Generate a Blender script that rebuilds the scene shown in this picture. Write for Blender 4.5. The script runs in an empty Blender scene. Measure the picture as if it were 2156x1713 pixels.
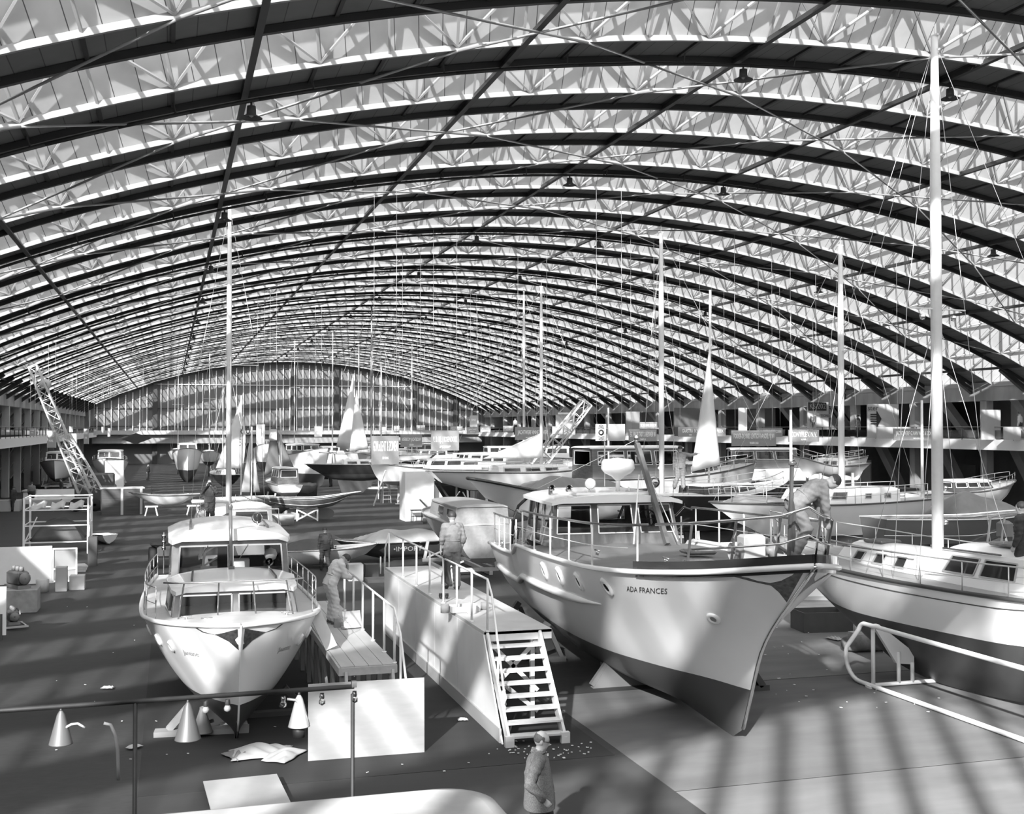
import bpy, bmesh, math, random
import numpy as np
from math import sin, cos, pi, radians, sqrt, atan2
from mathutils import Vector, Matrix
random.seed(7)
sc = bpy.context.scene
# ---------------- camera, sky, sun, exposure ----------------
CAMZ = 5.7
cam_d = bpy.data.cameras.new('camera'); cam = bpy.data.objects.new('camera', cam_d)
sc.collection.objects.link(cam); sc.camera = cam
cam.location = (0, 0, CAMZ)
YAW = 0.290019; PITCH = 0.018093
cam.rotation_euler = (pi/2 + PITCH, 0, -YAW)
cam_d.sensor_width = 36; cam_d.lens = 36*2411.8/2156; cam_d.clip_start = .05; cam_d.clip_end = 600
cam_d.dof.use_dof = True; cam_d.dof.focus_distance = 24; cam_d.dof.aperture_fstop = 5.6
W = bpy.data.worlds.new('sky'); sc.world = W; W.use_nodes = True
W.node_tree.nodes['Background'].inputs[0].default_value = (1, 1, 1, 1)
W.node_tree.nodes['Background'].inputs[1].default_value = 1.0
SUN_AZ = radians(30.5); SUN_EL = radians(27)
sun_d = bpy.data.lights.new('sun', 'SUN'); sun_d.energy = 9.5; sun_d.angle = radians(1.0)
sun = bpy.data.objects.new('sun', sun_d); sc.collection.objects.link(sun)
sdir = Vector((sin(SUN_AZ)*cos(SUN_EL), cos(SUN_AZ)*cos(SUN_EL), -sin(SUN_EL)))
sun.rotation_euler = sdir.to_track_quat('-Z', 'Y').to_euler(); sun.location = (-40, -60, 40)
vs = sc.view_settings; vs.view_transform = 'Standard'; vs.look = 'None'; vs.exposure = 1.0; vs.gamma = 1; vs.use_curve_mapping = False
sc.cycles.max_bounces = 8; sc.cycles.diffuse_bounces = 5; sc.cycles.transparent_max_bounces = 24
sc.cycles.sample_clamp_indirect = 8
sc.cycles.use_denoising = True

# ---------------- helpers ----------------
def at(px, py, d):
    X = (px-1078)/2411.8*d; c, s = cos(YAW), sin(YAW)
    return Vector((X*c+d*s, -X*s+d*c, CAMZ-(py-900)*d/2411.8))
def g(px, py, z=0.0):
    d = (CAMZ-z)*2411.8/(py-900); v = at(px, py, d); v.z = z; return v

MATS = {}
def mat(name, col, rough=.6, metal=0., noise=0., scale=8., spec=.5, bump=0., coat=0., stretch=None, detail=4):
    if name in MATS: return MATS[name]
    m = bpy.data.materials.new(name); m.use_nodes = True; nt = m.node_tree; b = nt.nodes['Principled BSDF']
    c = col if isinstance(col, tuple) else (col, col, col)
    b.inputs['Base Color'].default_value = (*c, 1); b.inputs['Roughness'].default_value = rough
    b.inputs['Metallic'].default_value = metal; b.inputs['Specular IOR Level'].default_value = spec
    b.inputs['Coat Weight'].default_value = coat
    if noise or bump:
        tc = nt.nodes.new('ShaderNodeTexCoord'); n = nt.nodes.new('ShaderNodeTexNoise')
        n.inputs['Scale'].default_value = scale; n.inputs['Detail'].default_value = detail
        src = tc.outputs['Object']
        if stretch:
            mp = nt.nodes.new('ShaderNodeMapping'); mp.inputs['Scale'].default_value = stretch
            nt.links.new(src, mp.inputs[0]); src = mp.outputs[0]
        nt.links.new(src, n.inputs['Vector'])
        if noise:
            r = nt.nodes.new('ShaderNodeMapRange'); r.inputs[1].default_value = .3; r.inputs[2].default_value = .7
            r.inputs[3].default_value = 1-noise; r.inputs[4].default_value = 1+noise
            nt.links.new(n.outputs['Fac'], r.inputs[0])
            v = nt.nodes.new('ShaderNodeVectorMath'); v.operation = 'SCALE'; v.inputs[0].default_value = c
            nt.links.new(r.outputs[0], v.inputs['Scale']); nt.links.new(v.outputs[0], b.inputs['Base Color'])
        if bump:
            bp = nt.nodes.new('ShaderNodeBump'); bp.inputs['Strength'].default_value = bump; bp.inputs['Distance'].default_value = .02
            nt.links.new(n.outputs['Fac'], bp.inputs['Height']); nt.links.new(bp.outputs[0], b.inputs['Normal'])
    MATS[name] = m; return m
def glass_mat(name, tint=.9, refl=.12, haze=.0):
    if name in MATS: return MATS[name]
    m = bpy.data.materials.new(name); m.use_nodes = True; nt = m.node_tree
    for n in list(nt.nodes): nt.nodes.remove(n)
    out = nt.nodes.new('ShaderNodeOutputMaterial'); tr = nt.nodes.new('ShaderNodeBsdfTransparent'); tr.inputs[0].default_value = (tint,)*3+(1,)
    gl = nt.nodes.new('ShaderNodeBsdfGlossy'); gl.inputs['Roughness'].default_value = .03; gl.inputs[0].default_value = (.9, .9, .9, 1)
    lw = nt.nodes.new('ShaderNodeLayerWeight'); lw.inputs[0].default_value = refl
    mx = nt.nodes.new('ShaderNodeMixShader'); nt.links.new(lw.outputs['Fresnel'], mx.inputs[0]); nt.links.new(tr.outputs[0], mx.inputs[1]); nt.links.new(gl.outputs[0], mx.inputs[2])
    res = mx
    if haze:
        df = nt.nodes.new('ShaderNodeBsdfTranslucent'); df.inputs[0].default_value = (.8, .8, .8, 1)
        m2 = nt.nodes.new('ShaderNodeMixShader'); m2.inputs[0].default_value = haze
        nt.links.new(mx.outputs[0], m2.inputs[1]); nt.links.new(df.outputs[0], m2.inputs[2]); res = m2
    nt.links.new(res.outputs[0], out.inputs[0]); MATS[name] = m; return m

class MB:
    def __init__(s): s.v = []; s.f = []; s.m = []; s.sm = []
    def add(s, vs, fs, mi=0, smooth=False):
        o = len(s.v); s.v += [tuple(p) for p in vs]
        for f in fs: s.f.append(tuple(i+o for i in f)); s.m.append(mi); s.sm.append(smooth)
        return s
    def box(s, c, size, rz=0, rx=0, ry=0, mi=0, bev=0):
        x, y, z = [a/2 for a in size]
        M = Matrix.Translation(c) @ Matrix.Rotation(rz, 4, 'Z') @ Matrix.Rotation(ry, 4, 'Y') @ Matrix.Rotation(rx, 4, 'X')
        if bev <= 0:
            vs = [M @ Vector((i, j, k)) for i in (-x, x) for j in (-y, y) for k in (-z, z)]
            fs = [(0, 1, 3, 2), (4, 6, 7, 5), (0, 4, 5, 1), (2, 3, 7, 6), (0, 2, 6, 4), (1, 5, 7, 3)]
            return s.add(vs, fs, mi)
        b = min(bev, x*.9, y*.9, z*.9); vs = []; 
        rings = [(-z, b), (-z+b, 0), (z-b, 0), (z, b)]
        for zz, ins in rings:
            X, Y = x-ins, y-ins
            for (px, py) in ((-X+b*.5, -Y), (X-b*.5, -Y), (X, -Y+b*.5), (X, Y-b*.5), (X-b*.5, Y), (-X+b*.5, Y), (-X, Y-b*.5), (-X, -Y+b*.5)):
                vs.append(M @ Vector((px, py, zz)))
        fs = [tuple(range(7, -1, -1)), tuple(range(24, 32))]
        for r in range(3):
            for i in range(8): fs.append((r*8+i, r*8+(i+1) % 8, r*8+8+(i+1) % 8, r*8+8+i))
        return s.add(vs, fs, mi)
    def bar(s, a, b, w, h=None, up=(0, 0, 1), mi=0):
        a = Vector(a); b = Vector(b); h = h or w; d = (b-a)
        if d.length < 1e-6: return s
        d.normalize(); u = Vector(up)
        if abs(d.dot(u)) > .98: u = Vector((1, 0, 0)) if abs(d.x) < .9 else Vector((0, 1, 0))
        sd = d.cross(u).normalized(); u = sd.cross(d)
        vs = [p+sd*i*w/2+u*j*h/2 for p in (a, b) for (i, j) in ((-1, -1), (1, -1), (1, 1), (-1, 1))]
        return s.add(vs, [(3, 2, 1, 0), (4, 5, 6, 7), (0, 1, 5, 4), (1, 2, 6, 5), (2, 3, 7, 6), (3, 0, 4, 7)], mi)
    def tube(s, pts, r, n=8, mi=0, closed=False, cap=True):
        pts = [Vector(p) for p in pts]; k = len(pts); rs = r if isinstance(r, (list, tuple)) else [r]*k
        vs = []; prev = None
        for i, p in enumerate(pts):
            if closed: d = pts[(i+1) % k]-pts[i-1]
            else: d = pts[min(i+1, k-1)]-pts[max(i-1, 0)]
            if d.length < 1e-9: d = Vector((0, 0, 1))
            d.normalize()
            if prev is None:
                u = Vector((0, 0, 1)) if abs(d.z) < .9 else Vector((1, 0, 0))
            else: u = prev
            u = (u-d*u.dot(d))
            if u.length < 1e-6: u = Vector((0, 1, 0))-d*d.y
            u.normalize(); prev = u; w = d.cross(u)
            for j in range(n):
                a = 2*pi*j/n; vs.append(p+(u*cos(a)+w*sin(a))*rs[i])
        fs = []
        for i in range(k if closed else k-1):
            i2 = (i+1) % k
            for j in range(n): fs.append((i*n+j, i*n+(j+1) % n, i2*n+(j+1) % n, i2*n+j))
        if cap and not closed: fs += [tuple(range(n-1, -1, -1)), tuple((k-1)*n+j for j in range(n))]
        return s.add(vs, fs, mi, True)
    def lathe(s, prof, c=(0, 0, 0), n=16, M=None, mi=0, smooth=True):
        vs = []; M = M or Matrix.Identity(4)
        for (r, z) in prof:
            for j in range(n):
                a = 2*pi*j/n; vs.append(Vector(c)+(M @ Vector((max(r, 1e-4)*cos(a), max(r, 1e-4)*sin(a), z))))
        fs = []
        for i in range(len(prof)-1):
            for j in range(n): fs.append((i*n+j, i*n+(j+1) % n, (i+1)*n+(j+1) % n, (i+1)*n+j))
        return s.add(vs, fs, mi, smooth)
    def grid(s, P, mi=0, smooth=True, flip=False):
        nr = len(P); nc = len(P[0]); vs = [p for r in P for p in r]; fs = []
        for i in range(nr-1):
            for j in range(nc-1):
                f = (i*nc+j, i*nc+j+1, (i+1)*nc+j+1, (i+1)*nc+j); fs.append(f[::-1] if flip else f)
        return s.add(vs, fs, mi, smooth)
    def slab(s, P, th, nrm, mi=0):
        # P list of coplanar points, extruded by th along nrm
        nrm = Vector(nrm); n = len(P); vs = [Vector(p) for p in P]+[Vector(p)+nrm*th for p in P]
        fs = [tuple(range(n-1, -1, -1)), tuple(range(n, 2*n))]+[(i, (i+1) % n, n+(i+1) % n, n+i) for i in range(n)]
        return s.add(vs, fs, mi)
    def quadwall(s, A, B, C, D, holes, th, mi=0, inward=None):
        # A bottom-left B bottom-right C top-right D top-left ; holes (u0,u1,v0,v1)
        A, B, C, D = map(Vector, (A, B, C, D)); nrm = (B-A).cross(D-A).normalized()
        if inward: nrm = Vector(inward).normalized()
        us = sorted({0., 1.} | {h[0] for h in holes} | {h[1] for h in holes}); vv = sorted({0., 1.} | {h[2] for h in holes} | {h[3] for h in holes})
        pt = lambda u, v: (A*(1-u)+B*u)*(1-v)+(D*(1-u)+C*u)*v
        for i in range(len(us)-1):
            for j in range(len(vv)-1):
                u, v = (us[i]+us[i+1])/2, (vv[j]+vv[j+1])/2
                if any(h[0] < u < h[1] and h[2] < v < h[3] for h in holes): continue
                s.slab([pt(us[i], vv[j]), pt(us[i+1], vv[j]), pt(us[i+1], vv[j+1]), pt(us[i], vv[j+1])], th, nrm, mi)
        return s
    def build(s, name, mats, parent=None, loc=None):
        me = bpy.data.meshes.new(name); me.from_pydata(s.v, [], s.f)
        for m in (mats if isinstance(mats, (list, tuple)) else [mats]): me.materials.append(m)
        me.polygons.foreach_set('material_index', s.m); me.polygons.foreach_set('use_smooth', s.sm); me.update()
        o = bpy.data.objects.new(name, me); sc.collection.objects.link(o)
        if parent is not None: o.parent = parent
        if loc is not None: o.location = loc
        return o
def tag(o, label=None, cat=None, group=None, kind=None):
    if label: o['label'] = label
    if cat: o['category'] = cat
    if group: o['group'] = group
    if kind: o['kind'] = kind
    return o
def T(name, label, cat, loc=(0, 0, 0), rz=0, group=None):
    o = bpy.data.objects.new(name, None); sc.collection.objects.link(o); o.empty_display_size = .2
    o.location = loc; o.rotation_euler = (0, 0, rz); return tag(o, label, cat, group)
def S(name, mb, m, parent=None):
    o = mb.build(name, m, parent)
    if parent is None: o['kind'] = 'structure'
    return o
def dup(o, loc=None, rz=None, label=None, group=None):
    def cp(q, par):
        c = q.copy(); sc.collection.objects.link(c)
        if par is not None: c.parent = par
        for ch in q.children: cp(ch, c)
        return c
    r = cp(o, None)
    if loc is not None: r.location = loc
    if rz is not None: r.rotation_euler.z = rz
    if label: r['label'] = label
    if group: r['group'] = group
    return r
def text_part(name, s, size, m, parent, loc, rot, ext=.003, width=None, bold=0.0, height=None):
    cu = bpy.data.curves.new(name, 'FONT'); cu.body = s; cu.size = size; cu.align_x = 'CENTER'; cu.align_y = 'CENTER'; cu.extrude = ext; cu.offset = bold
    cu.resolution_u = 2
    o = bpy.data.objects.new(name, cu); sc.collection.objects.link(o); bpy.context.view_layer.update()
    me = bpy.data.meshes.new_from_object(o.evaluated_get(bpy.context.evaluated_depsgraph_get())); bpy.data.objects.remove(o)
    me.materials.clear(); me.materials.append(m)
    n = bpy.data.objects.new(name, me); sc.collection.objects.link(n); n.parent = parent; n.location = loc; n.rotation_euler = rot
    xs = [v.co.x for v in me.vertices]; ys = [v.co.y for v in me.vertices]
    if width and xs: n.scale.x = width/max(1e-3, max(xs)-min(xs))
    if height and ys: n.scale.y = height/max(1e-3, max(ys)-min(ys))
    return n
# ---------------- materials of the hall ----------------
WHITE = mat('white_paint', .78, .35, noise=.03, scale=3)
GLOSSW = mat('gloss_white_paint', .80, .18, coat=.3, noise=.02, scale=1.5)
ROOFW = mat('roof_truss_paint', .28, .5)
STEEL = mat('grey_painted_steel', .18, .5, noise=.08, scale=2)
STEELD = mat('dark_painted_steel', .035, .5, noise=.08, scale=2)
CHROME = mat('chrome', .75, .12, metal=1)
CONC = mat('concrete', .28, .8, noise=.18, scale=1.2, stretch=(1, 1, .3))
DARKW = mat('dark_wall', .14, .8, noise=.2, scale=.7)
GREY = mat('grey_panel', .28, .7, noise=.06, scale=2)
LGREY = mat('light_grey_panel', .42, .6, noise=.05, scale=2)
BLACK = mat('black_paint', .02, .5)
DGREY = mat('dark_grey_paint', .07, .6, noise=.1, scale=3)
WIRE = mat('bright_wire', .6, .35, metal=.6)
GLASS = glass_mat('window_glass', .88, .25)
ROOFGLASS = glass_mat('roof_glass', .93, .1, haze=.48)
DARKGL = mat('dark_window_glass', .03, .08, spec=.8)

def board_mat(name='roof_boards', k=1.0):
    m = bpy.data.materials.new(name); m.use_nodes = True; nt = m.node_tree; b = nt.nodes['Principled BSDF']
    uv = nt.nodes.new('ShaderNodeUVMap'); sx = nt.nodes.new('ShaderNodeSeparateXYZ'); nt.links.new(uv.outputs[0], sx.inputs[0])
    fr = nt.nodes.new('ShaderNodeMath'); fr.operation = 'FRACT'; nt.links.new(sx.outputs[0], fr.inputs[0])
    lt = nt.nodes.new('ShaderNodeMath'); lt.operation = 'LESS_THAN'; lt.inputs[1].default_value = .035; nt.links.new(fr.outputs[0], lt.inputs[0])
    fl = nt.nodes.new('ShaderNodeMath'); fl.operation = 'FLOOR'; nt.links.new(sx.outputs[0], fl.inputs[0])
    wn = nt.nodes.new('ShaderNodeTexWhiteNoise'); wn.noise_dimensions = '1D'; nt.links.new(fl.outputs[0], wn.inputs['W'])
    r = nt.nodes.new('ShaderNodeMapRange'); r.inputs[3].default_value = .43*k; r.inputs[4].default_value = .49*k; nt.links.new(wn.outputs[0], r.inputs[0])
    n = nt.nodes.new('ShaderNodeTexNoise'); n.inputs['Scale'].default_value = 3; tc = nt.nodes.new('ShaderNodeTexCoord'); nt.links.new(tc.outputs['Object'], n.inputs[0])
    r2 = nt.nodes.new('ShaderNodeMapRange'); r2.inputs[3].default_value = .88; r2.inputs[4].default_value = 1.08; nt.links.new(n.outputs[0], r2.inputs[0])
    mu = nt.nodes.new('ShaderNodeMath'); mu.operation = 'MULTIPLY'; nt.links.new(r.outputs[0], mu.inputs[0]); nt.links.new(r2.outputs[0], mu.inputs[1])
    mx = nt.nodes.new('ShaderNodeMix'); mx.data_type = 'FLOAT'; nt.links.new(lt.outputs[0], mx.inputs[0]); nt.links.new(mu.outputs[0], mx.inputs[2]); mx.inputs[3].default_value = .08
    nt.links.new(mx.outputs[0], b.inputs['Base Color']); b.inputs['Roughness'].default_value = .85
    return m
BOARDS = board_mat(); SOFFIT_SHADE = board_mat('soffit_boards_painted_shade', .41)  # soffit: same boards as the roof panels, with their shade darkened into the colour

# ---------------- the vaulted hall ----------------
CX, CZ, RR, P0 = 19.4996, -53.2503, 69.7211, -.257515
DP = .1012554; PITCHY = 5.0; Y0 = 18.054
def ap(phi, r, y): return Vector((CX+(RR+r)*sin(phi), y, CZ+(RR+r)*cos(phi)))
PE = .486; NB = 84
phis = [-PE+2*PE*i/NB for i in range(NB+1)]
KS = list(range(-4, 35))
bv = []; bf = []; buv = []; bmi = []
def strip(pa, pb, mi=0):
    # pa,pb = (y,r)
    o = len(bv)
    for ph in phis:
        bv.append(ap(ph, pa[1], pa[0])); bv.append(ap(ph, pb[1], pb[0]))
    for i in range(NB):
        bmi.append(mi); bf.append((o+2*i, o+2*i+1, o+2*i+3, o+2*i+2))
        u0, u1 = phis[i]*RR/.62, phis[i+1]*RR/.62
        buv.extend([(u0, 0), (u0, 1), (u1, 1), (u1, 0)])
for k in KS:
    y = Y0+5*k
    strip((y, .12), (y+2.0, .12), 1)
    strip((y+2.0, .20), (y, .20))
    strip((y+3.80, 1.52), (y+5.04, .06))
    strip((y+5.14, .06), (y+3.90, 1.52))
me = bpy.data.meshes.new('ceiling'); me.from_pydata(bv, [], bf)
ul = me.uv_layers.new(name='UVMap'); ul.data.foreach_set('uv', [c for p in buv for c in p])
me.materials.append(BOARDS); me.materials.append(SOFFIT_SHADE); me.update(); me.polygons.foreach_set('material_index', bmi); ceiling = bpy.data.objects.new('ceiling', me); sc.collection.objects.link(ceiling); ceiling['kind'] = 'structure'

nodes_v = [P0+DP*.25+n*DP/2 for n in range(-9, 20)]       # feet of the Vs
nodes_t = [P0+n*DP/2 for n in range(-9, 20)]
inr = lambda p: abs(p) < .468
lines_j = [j for j in range(-2, 8)]
for k in KS:
    y = Y0+5*k
    t = T('trim_%d' % (k+6), None, None, (0, 0, 0)); t['kind'] = 'structure'
    a = MB(); prev = None
    for i in range(43):
        ph = -PE+2*PE*i/42; 
        p = ap(ph, -.02, y-.05)
        if prev is not None: a.bar(prev, p, .10, .15, up=(0, 0, 1))
        prev = p
    a.build('bottom_chord', ROOFW, t)
    w = MB()
    top = lambda ph: ap(ph, 1.30, y-1.35)
    for ph in nodes_v:
        if inr(ph):
            f = ap(ph, 0, y-.08)
            w.bar(f, top(ph), .07, .07)
            for s_ in (-1, 1):
                w.bar(f, top(ph+s_*DP/4), .10, .05, up=(0, 1, -1))
    for ph in nodes_t:
        if inr(ph): w.bar(ap(ph, 0, y-.08), top(ph), .06, .06)
    prev = None
    for i in range(31):
        ph = -.47+.94*i/30; p = top(ph)
        if prev is not None: w.bar(prev, p, .1, .1)
        prev = p
    w.build('web', ROOFW, t)
    d = MB(); prev = None
    for i in range(43):
        ph = -PE+2*PE*i/42; p = ap(ph, .02, y+1.93)
        if prev is not None: d.bar(prev, p, .15, .17); 
        prev = p
    if k % 3 == 2:
        prev = None
        for i in range(37):
            ph = -.455+.91*i/36; p = ap(ph, -.22, y+1.55)
            if prev is not None: d.tube([prev, p], .05, 6)
            prev = p
        for ph in nodes_v:
            if inr(ph): d.bar(ap(ph, -.22, y+1.55), ap(ph, -.1, y+1.9), .04); d.bar(ap(ph, -.22, y+1.55), ap(ph, .1, y+1.4), .04)
    # curved feet of the rib
    for s_ in (-1, 1):
        d.bar(ap(s_*.452, -.1, y+1.95), ap(s_*PE, -.45, y+1.95), .3, .3)
    d.build('gutter_beam', STEELD, t)
    # dark sheeting rails seen across the soffit
    q = MB()
    for ph in nodes_v+nodes_t:
        if inr(ph): q.bar(ap(ph, .08, y+.02), ap(ph, .08, y+1.9), .09, .07)
    q.build('soffit_rail', STEELD, t)
    # wind bracing
    br = MB()
    for j in range(-2, 7):
        if (j+k) % 2 == 0: continue   # checker pattern
        pc = P0+j*DP
        for s_ in (-1, 1):
            A = pc+s_*DP/4; B = pc-s_*3*DP/4
            if inr(A) and inr(B): br.tube([ap(A, -.12, y-.1), ap(B, -.12, y-5.1)], .035, 6)
    if br.v: br.build('wind_brace', ROOFW, t)
n = 80
for j in lines_j:
    ph = P0+j*DP
    if abs(ph) > .47: continue
    m_ = MB()
    m_.bar(ap(ph, -.10, -9), ap(ph, -.10, 190), .16, .05); m_.bar(ap(ph, -.03, -9), ap(ph, -.03, 190), .05, .14)
    S('trim_%d' % n, m_, STEELD); n += 1
# glazing between gutter beam and truss head
for k in KS:
    y = Y0+5*k; w = MB(); A = (y+2.06, .14); B = (y+3.8, 1.54)
    row = lambda q: [ap(ph, q[1], q[0]) for ph in phis]
    w.grid([row(A), row(B)], mi=0, smooth=False)
    L = int(2*PE*RR/.75)
    for i in range(L+1):
        ph = -PE+2*PE*i/L
        w.bar(ap(ph, A[1], A[0]), ap(ph, B[1], B[0]), .07, .10, mi=1)
    S('window_%d' % (k+6), w, [ROOFGLASS, STEEL])

# floor
def floor_mat():
    m = bpy.data.materials.new('floor_asphalt'); m.use_nodes = True; nt = m.node_tree; b = nt.nodes['Principled BSDF']
    tc = nt.nodes.new('ShaderNodeTexCoord')
    n1 = nt.nodes.new('ShaderNodeTexNoise'); n1.inputs['Scale'].default_value = .35; n1.inputs['Detail'].default_value = 8; n1.inputs['Roughness'].default_value = .65
    n2 = nt.nodes.new('ShaderNodeTexNoise'); n2.inputs['Scale'].default_value = 14; n2.inputs['Detail'].default_value = 3
    mp = nt.nodes.new('ShaderNodeMapping'); mp.inputs['Scale'].default_value = (.3, 1, 1); nt.links.new(tc.outputs['Object'], mp.inputs[0])
    nt.links.new(mp.outputs[0], n1.inputs[0]); nt.links.new(mp.outputs[0], n2.inputs[0])
    r1 = nt.nodes.new('ShaderNodeMapRange'); r1.inputs[1].default_value = .3; r1.inputs[2].default_value = .7; r1.inputs[3].default_value = .022; r1.inputs[4].default_value = .042; nt.links.new(n1.outputs[0], r1.inputs[0])
    r2 = nt.nodes.new('ShaderNodeMapRange'); r2.inputs[1].default_value = .3; r2.inputs[2].default_value = .7; r2.inputs[3].default_value = .85; r2.inputs[4].default_value = 1.15; nt.links.new(n2.outputs[0], r2.inputs[0])
    mu = nt.nodes.new('ShaderNodeMath'); mu.operation = 'MULTIPLY'; nt.links.new(r1.outputs[0], mu.inputs[0]); nt.links.new(r2.outputs[0], mu.inputs[1])
    nt.links.new(mu.outputs[0], b.inputs['Base Color']); b.inputs['Roughness'].default_value = .75
    return m
fl = MB(); fl.add([(-30, -12, 0), (75, -12, 0), (75, 196, 0), (-30, 196, 0)], [(0, 1, 2, 3)]); S('floor', fl, floor_mat())

GLX, GRX = -10.8, 49.8      # gallery fronts
# far end wall
FY = 190.0
fw = MB(); 
arch = [ap(-PE+2*PE*i/60, .2, FY) for i in range(61)]
base = [Vector((p.x, FY, 0)) for p in arch]
fw.grid([base, arch], mi=0, smooth=False)
far = S('wall_north', fw, mat('grey_end_glazing', .13, .45, noise=.12, scale=.35))
fm = MB()
x = -12.0; 
def archz(x): return CZ+sqrt(RR**2-(x-CX)**2)
while x < 51:
    fm.bar((x, FY-.15, 5.2), (x, FY-.15, archz(x)-.5), .12, .3, up=(0, 1, 0)); x += 1.06
for z, t_ in ((5.9, .18), (8.75, .12), (12.6, .10)):
    xs = sqrt(RR**2-(z+.3-CZ)**2); fm.bar((max(-12, CX-xs), FY-.2, z), (min(51, CX+xs), FY-.2, z), .1, t_, up=(0, 0, 1), mi=1 if z < 9 else 0)
for xx in (-2.3, 19.2, 26.3, 39.5, 46.5):
    fm.bar((xx, FY-.5, 0), (xx, FY-.5, archz(xx)-.4), .75, .4, up=(0, 1, 0), mi=1)
S('trim_100', fm, [WHITE, STEELD])
ew = MB(); ew.box((56, FY, 5), (8.4, .3, 10)); ew.box((-16.5, FY, 5), (7.2, .3, 10)); S('trim_104', ew, CONC)
fg = MB(); fg.box((19.5, FY-2, 4.95), (62, 3.5, .65)); S('trim_101', fg, LGREY)
fu = MB(); fu.box((19.5, FY-1.6, 3.9), (62, 2.6, 1.3)); S('trim_102', fu, GREY)
# near end wall: solid below, glazed band under the arch
nw = MB(); NY = -2.2; ZS = 8.7
x = -10.6
while x < 49.5:
    if archz(x) > ZS+.4: nw.bar((x, NY, ZS), (x, NY, archz(x)-.1), .18, .3, up=(0, 1, 0))
    x += 1.13
S('trim_103', nw, STEEL)
A_ = [p for p in [ap(-PE+2*PE*i/90, .1, NY+.1) for i in range(91)] if p.z > ZS+.2]
ng = MB(); ng.grid([[Vector((p.x, NY+.1, ZS)) for p in A_], A_], smooth=False); S('window_60', ng, glass_mat('end_glass', .9, .1))
ns = MB(); ns.box((19.5, NY, ZS/2), (64.6, .3, ZS)); S('wall_south', ns, CONC)

# side walls, galleries, columns
for sgn, name, gx, wx in ((-1, 'west', GLX, -20.0), (1, 'east', GRX, 59.5)):
    cxw = -12.9 if sgn < 0 else 51.9
    b = MB(); xs_ = (gx+wx)/2
    b.box((xs_, 93.5, 4.62), (abs(gx-wx), 191, .64)); b.box((gx+sgn*.05, 93.5, 4.62), (.12, 191, .66))
    S('trim_%d' % (110+(sgn > 0)*10), b, mat('gallery_fascia', .68, .6))
    w = MB(); w.box((wx, 90, 5), (.4, 200, 10)); S('wall_'+name, w, DARKW)
    r = MB(); r.box(((cxw+wx)/2, 90, 8.55), (abs(cxw-wx)+.6, 200, .3)); S('trim_%d' % (111+(sgn > 0)*10), r, GREY)
    h = MB(); h.box((cxw, 90, 7.95), (.55, 200, .95)); S('trim_%d' % (112+(sgn > 0)*10), h, CONC)
    c = 0; y = 3.0
    while y < 186:
        m_ = MB(); m_.box((cxw, y, 6.2), (.55, .6, 2.6)); m_.box((cxw, y, 2.15), (.55, .6, 4.3))
        # slanting pillar behind
        m_.bar((cxw+sgn*4.5, y-.3, 4.9), (cxw+sgn*1.5, y-.3, 8.4), .5, .8, up=(0, 1, 0)); m_.bar((cxw+sgn*4.5, y-.3, 0), (cxw+sgn*2, y-.3, 4.4), .5, .8, up=(0, 1, 0))
        S('trim_%d' % (130+(sgn > 0)*40+c), m_, CONC); c += 1; y += 7.6
    rl = T('gallery_railing', 'thin rail with dark uprights along the gallery edge %s' % ('under the round clock' if sgn > 0 else 'behind the leaning crane mast'), 'railing')
    a = MB(); a.tube([(gx, -2, 5.75), (gx, 188, 5.75)], .03, 6); a.build('top_rail', STEEL, rl)
    a = MB(); y = -6
    a2 = MB(); a2.box((gx+sgn*.02, 90, 5.3), (.02, 196, .5)); a2.build('glass_infill', glass_mat('rail_glass', .7, .2), rl)
    while y < 188: a.bar((gx, y, 4.9), (gx, y, 5.75), .04); y += 2.4
    o = a.build('upright', STEELD, rl); o['kind'] = 'stuff'
# ---------------- boats: shared builders ----------------
def curve(pts):
    X = [p[0] for p in pts]; Y = [p[1] for p in pts]; n = len(X)
    M = [0]*n
    for i in range(n):
        if i == 0: M[i] = (Y[1]-Y[0])/(X[1]-X[0])
        elif i == n-1: M[i] = (Y[-1]-Y[-2])/(X[-1]-X[-2])
        else:
            a, b = (Y[i]-Y[i-1])/(X[i]-X[i-1]), (Y[i+1]-Y[i])/(X[i+1]-X[i])
            M[i] = 0 if a*b <= 0 else 2*a*b/(a+b)
    def f(x):
        if x <= X[0]: return Y[0]
        if x >= X[-1]: return Y[-1]
        for i in range(n-1):
            if x <= X[i+1]: break
        h = X[i+1]-X[i]; t = (x-X[i])/h
        return (2*t**3-3*t*t+1)*Y[i]+(t**3-2*t*t+t)*h*M[i]+(-2*t**3+3*t*t)*Y[i+1]+(t**3-t*t)*h*M[i+1]
    return f
ANTIF = mat('dark_antifouling', .055, .45, noise=.1, scale=2)
HULLW = mat('white_hull_enamel', .80, .22, coat=.25, noise=.025, scale=.8)
HULLC = mat('cream_hull_enamel', .62, .25, coat=.3)
HULLG = mat('grey_hull_enamel', .33, .3, coat=.3)
WOOD = mat('varnished_wood', .13, .22, coat=.5, noise=.2, scale=5, stretch=(1, .15, 3))
WOODL = mat('light_varnished_wood', .30, .25, coat=.4, noise=.15, scale=5, stretch=(1, .15, 3))
DECKT = mat('teak_deck', .24, .6, noise=.08, scale=6, stretch=(6, .3, 1))
DECKL = mat('light_deck_paint', .48, .5, noise=.06, scale=4)
DARKHULL = mat('dark_hull_enamel', .03, .2, coat=.3)
TIMBER = mat('pale_timber', .50, .6, noise=.10, scale=4, stretch=(1, 1, .2))
ALU = mat('pale_mast_paint', .72, .35, noise=.03)
RUBBER = mat('rubber', .02, .8)
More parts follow.
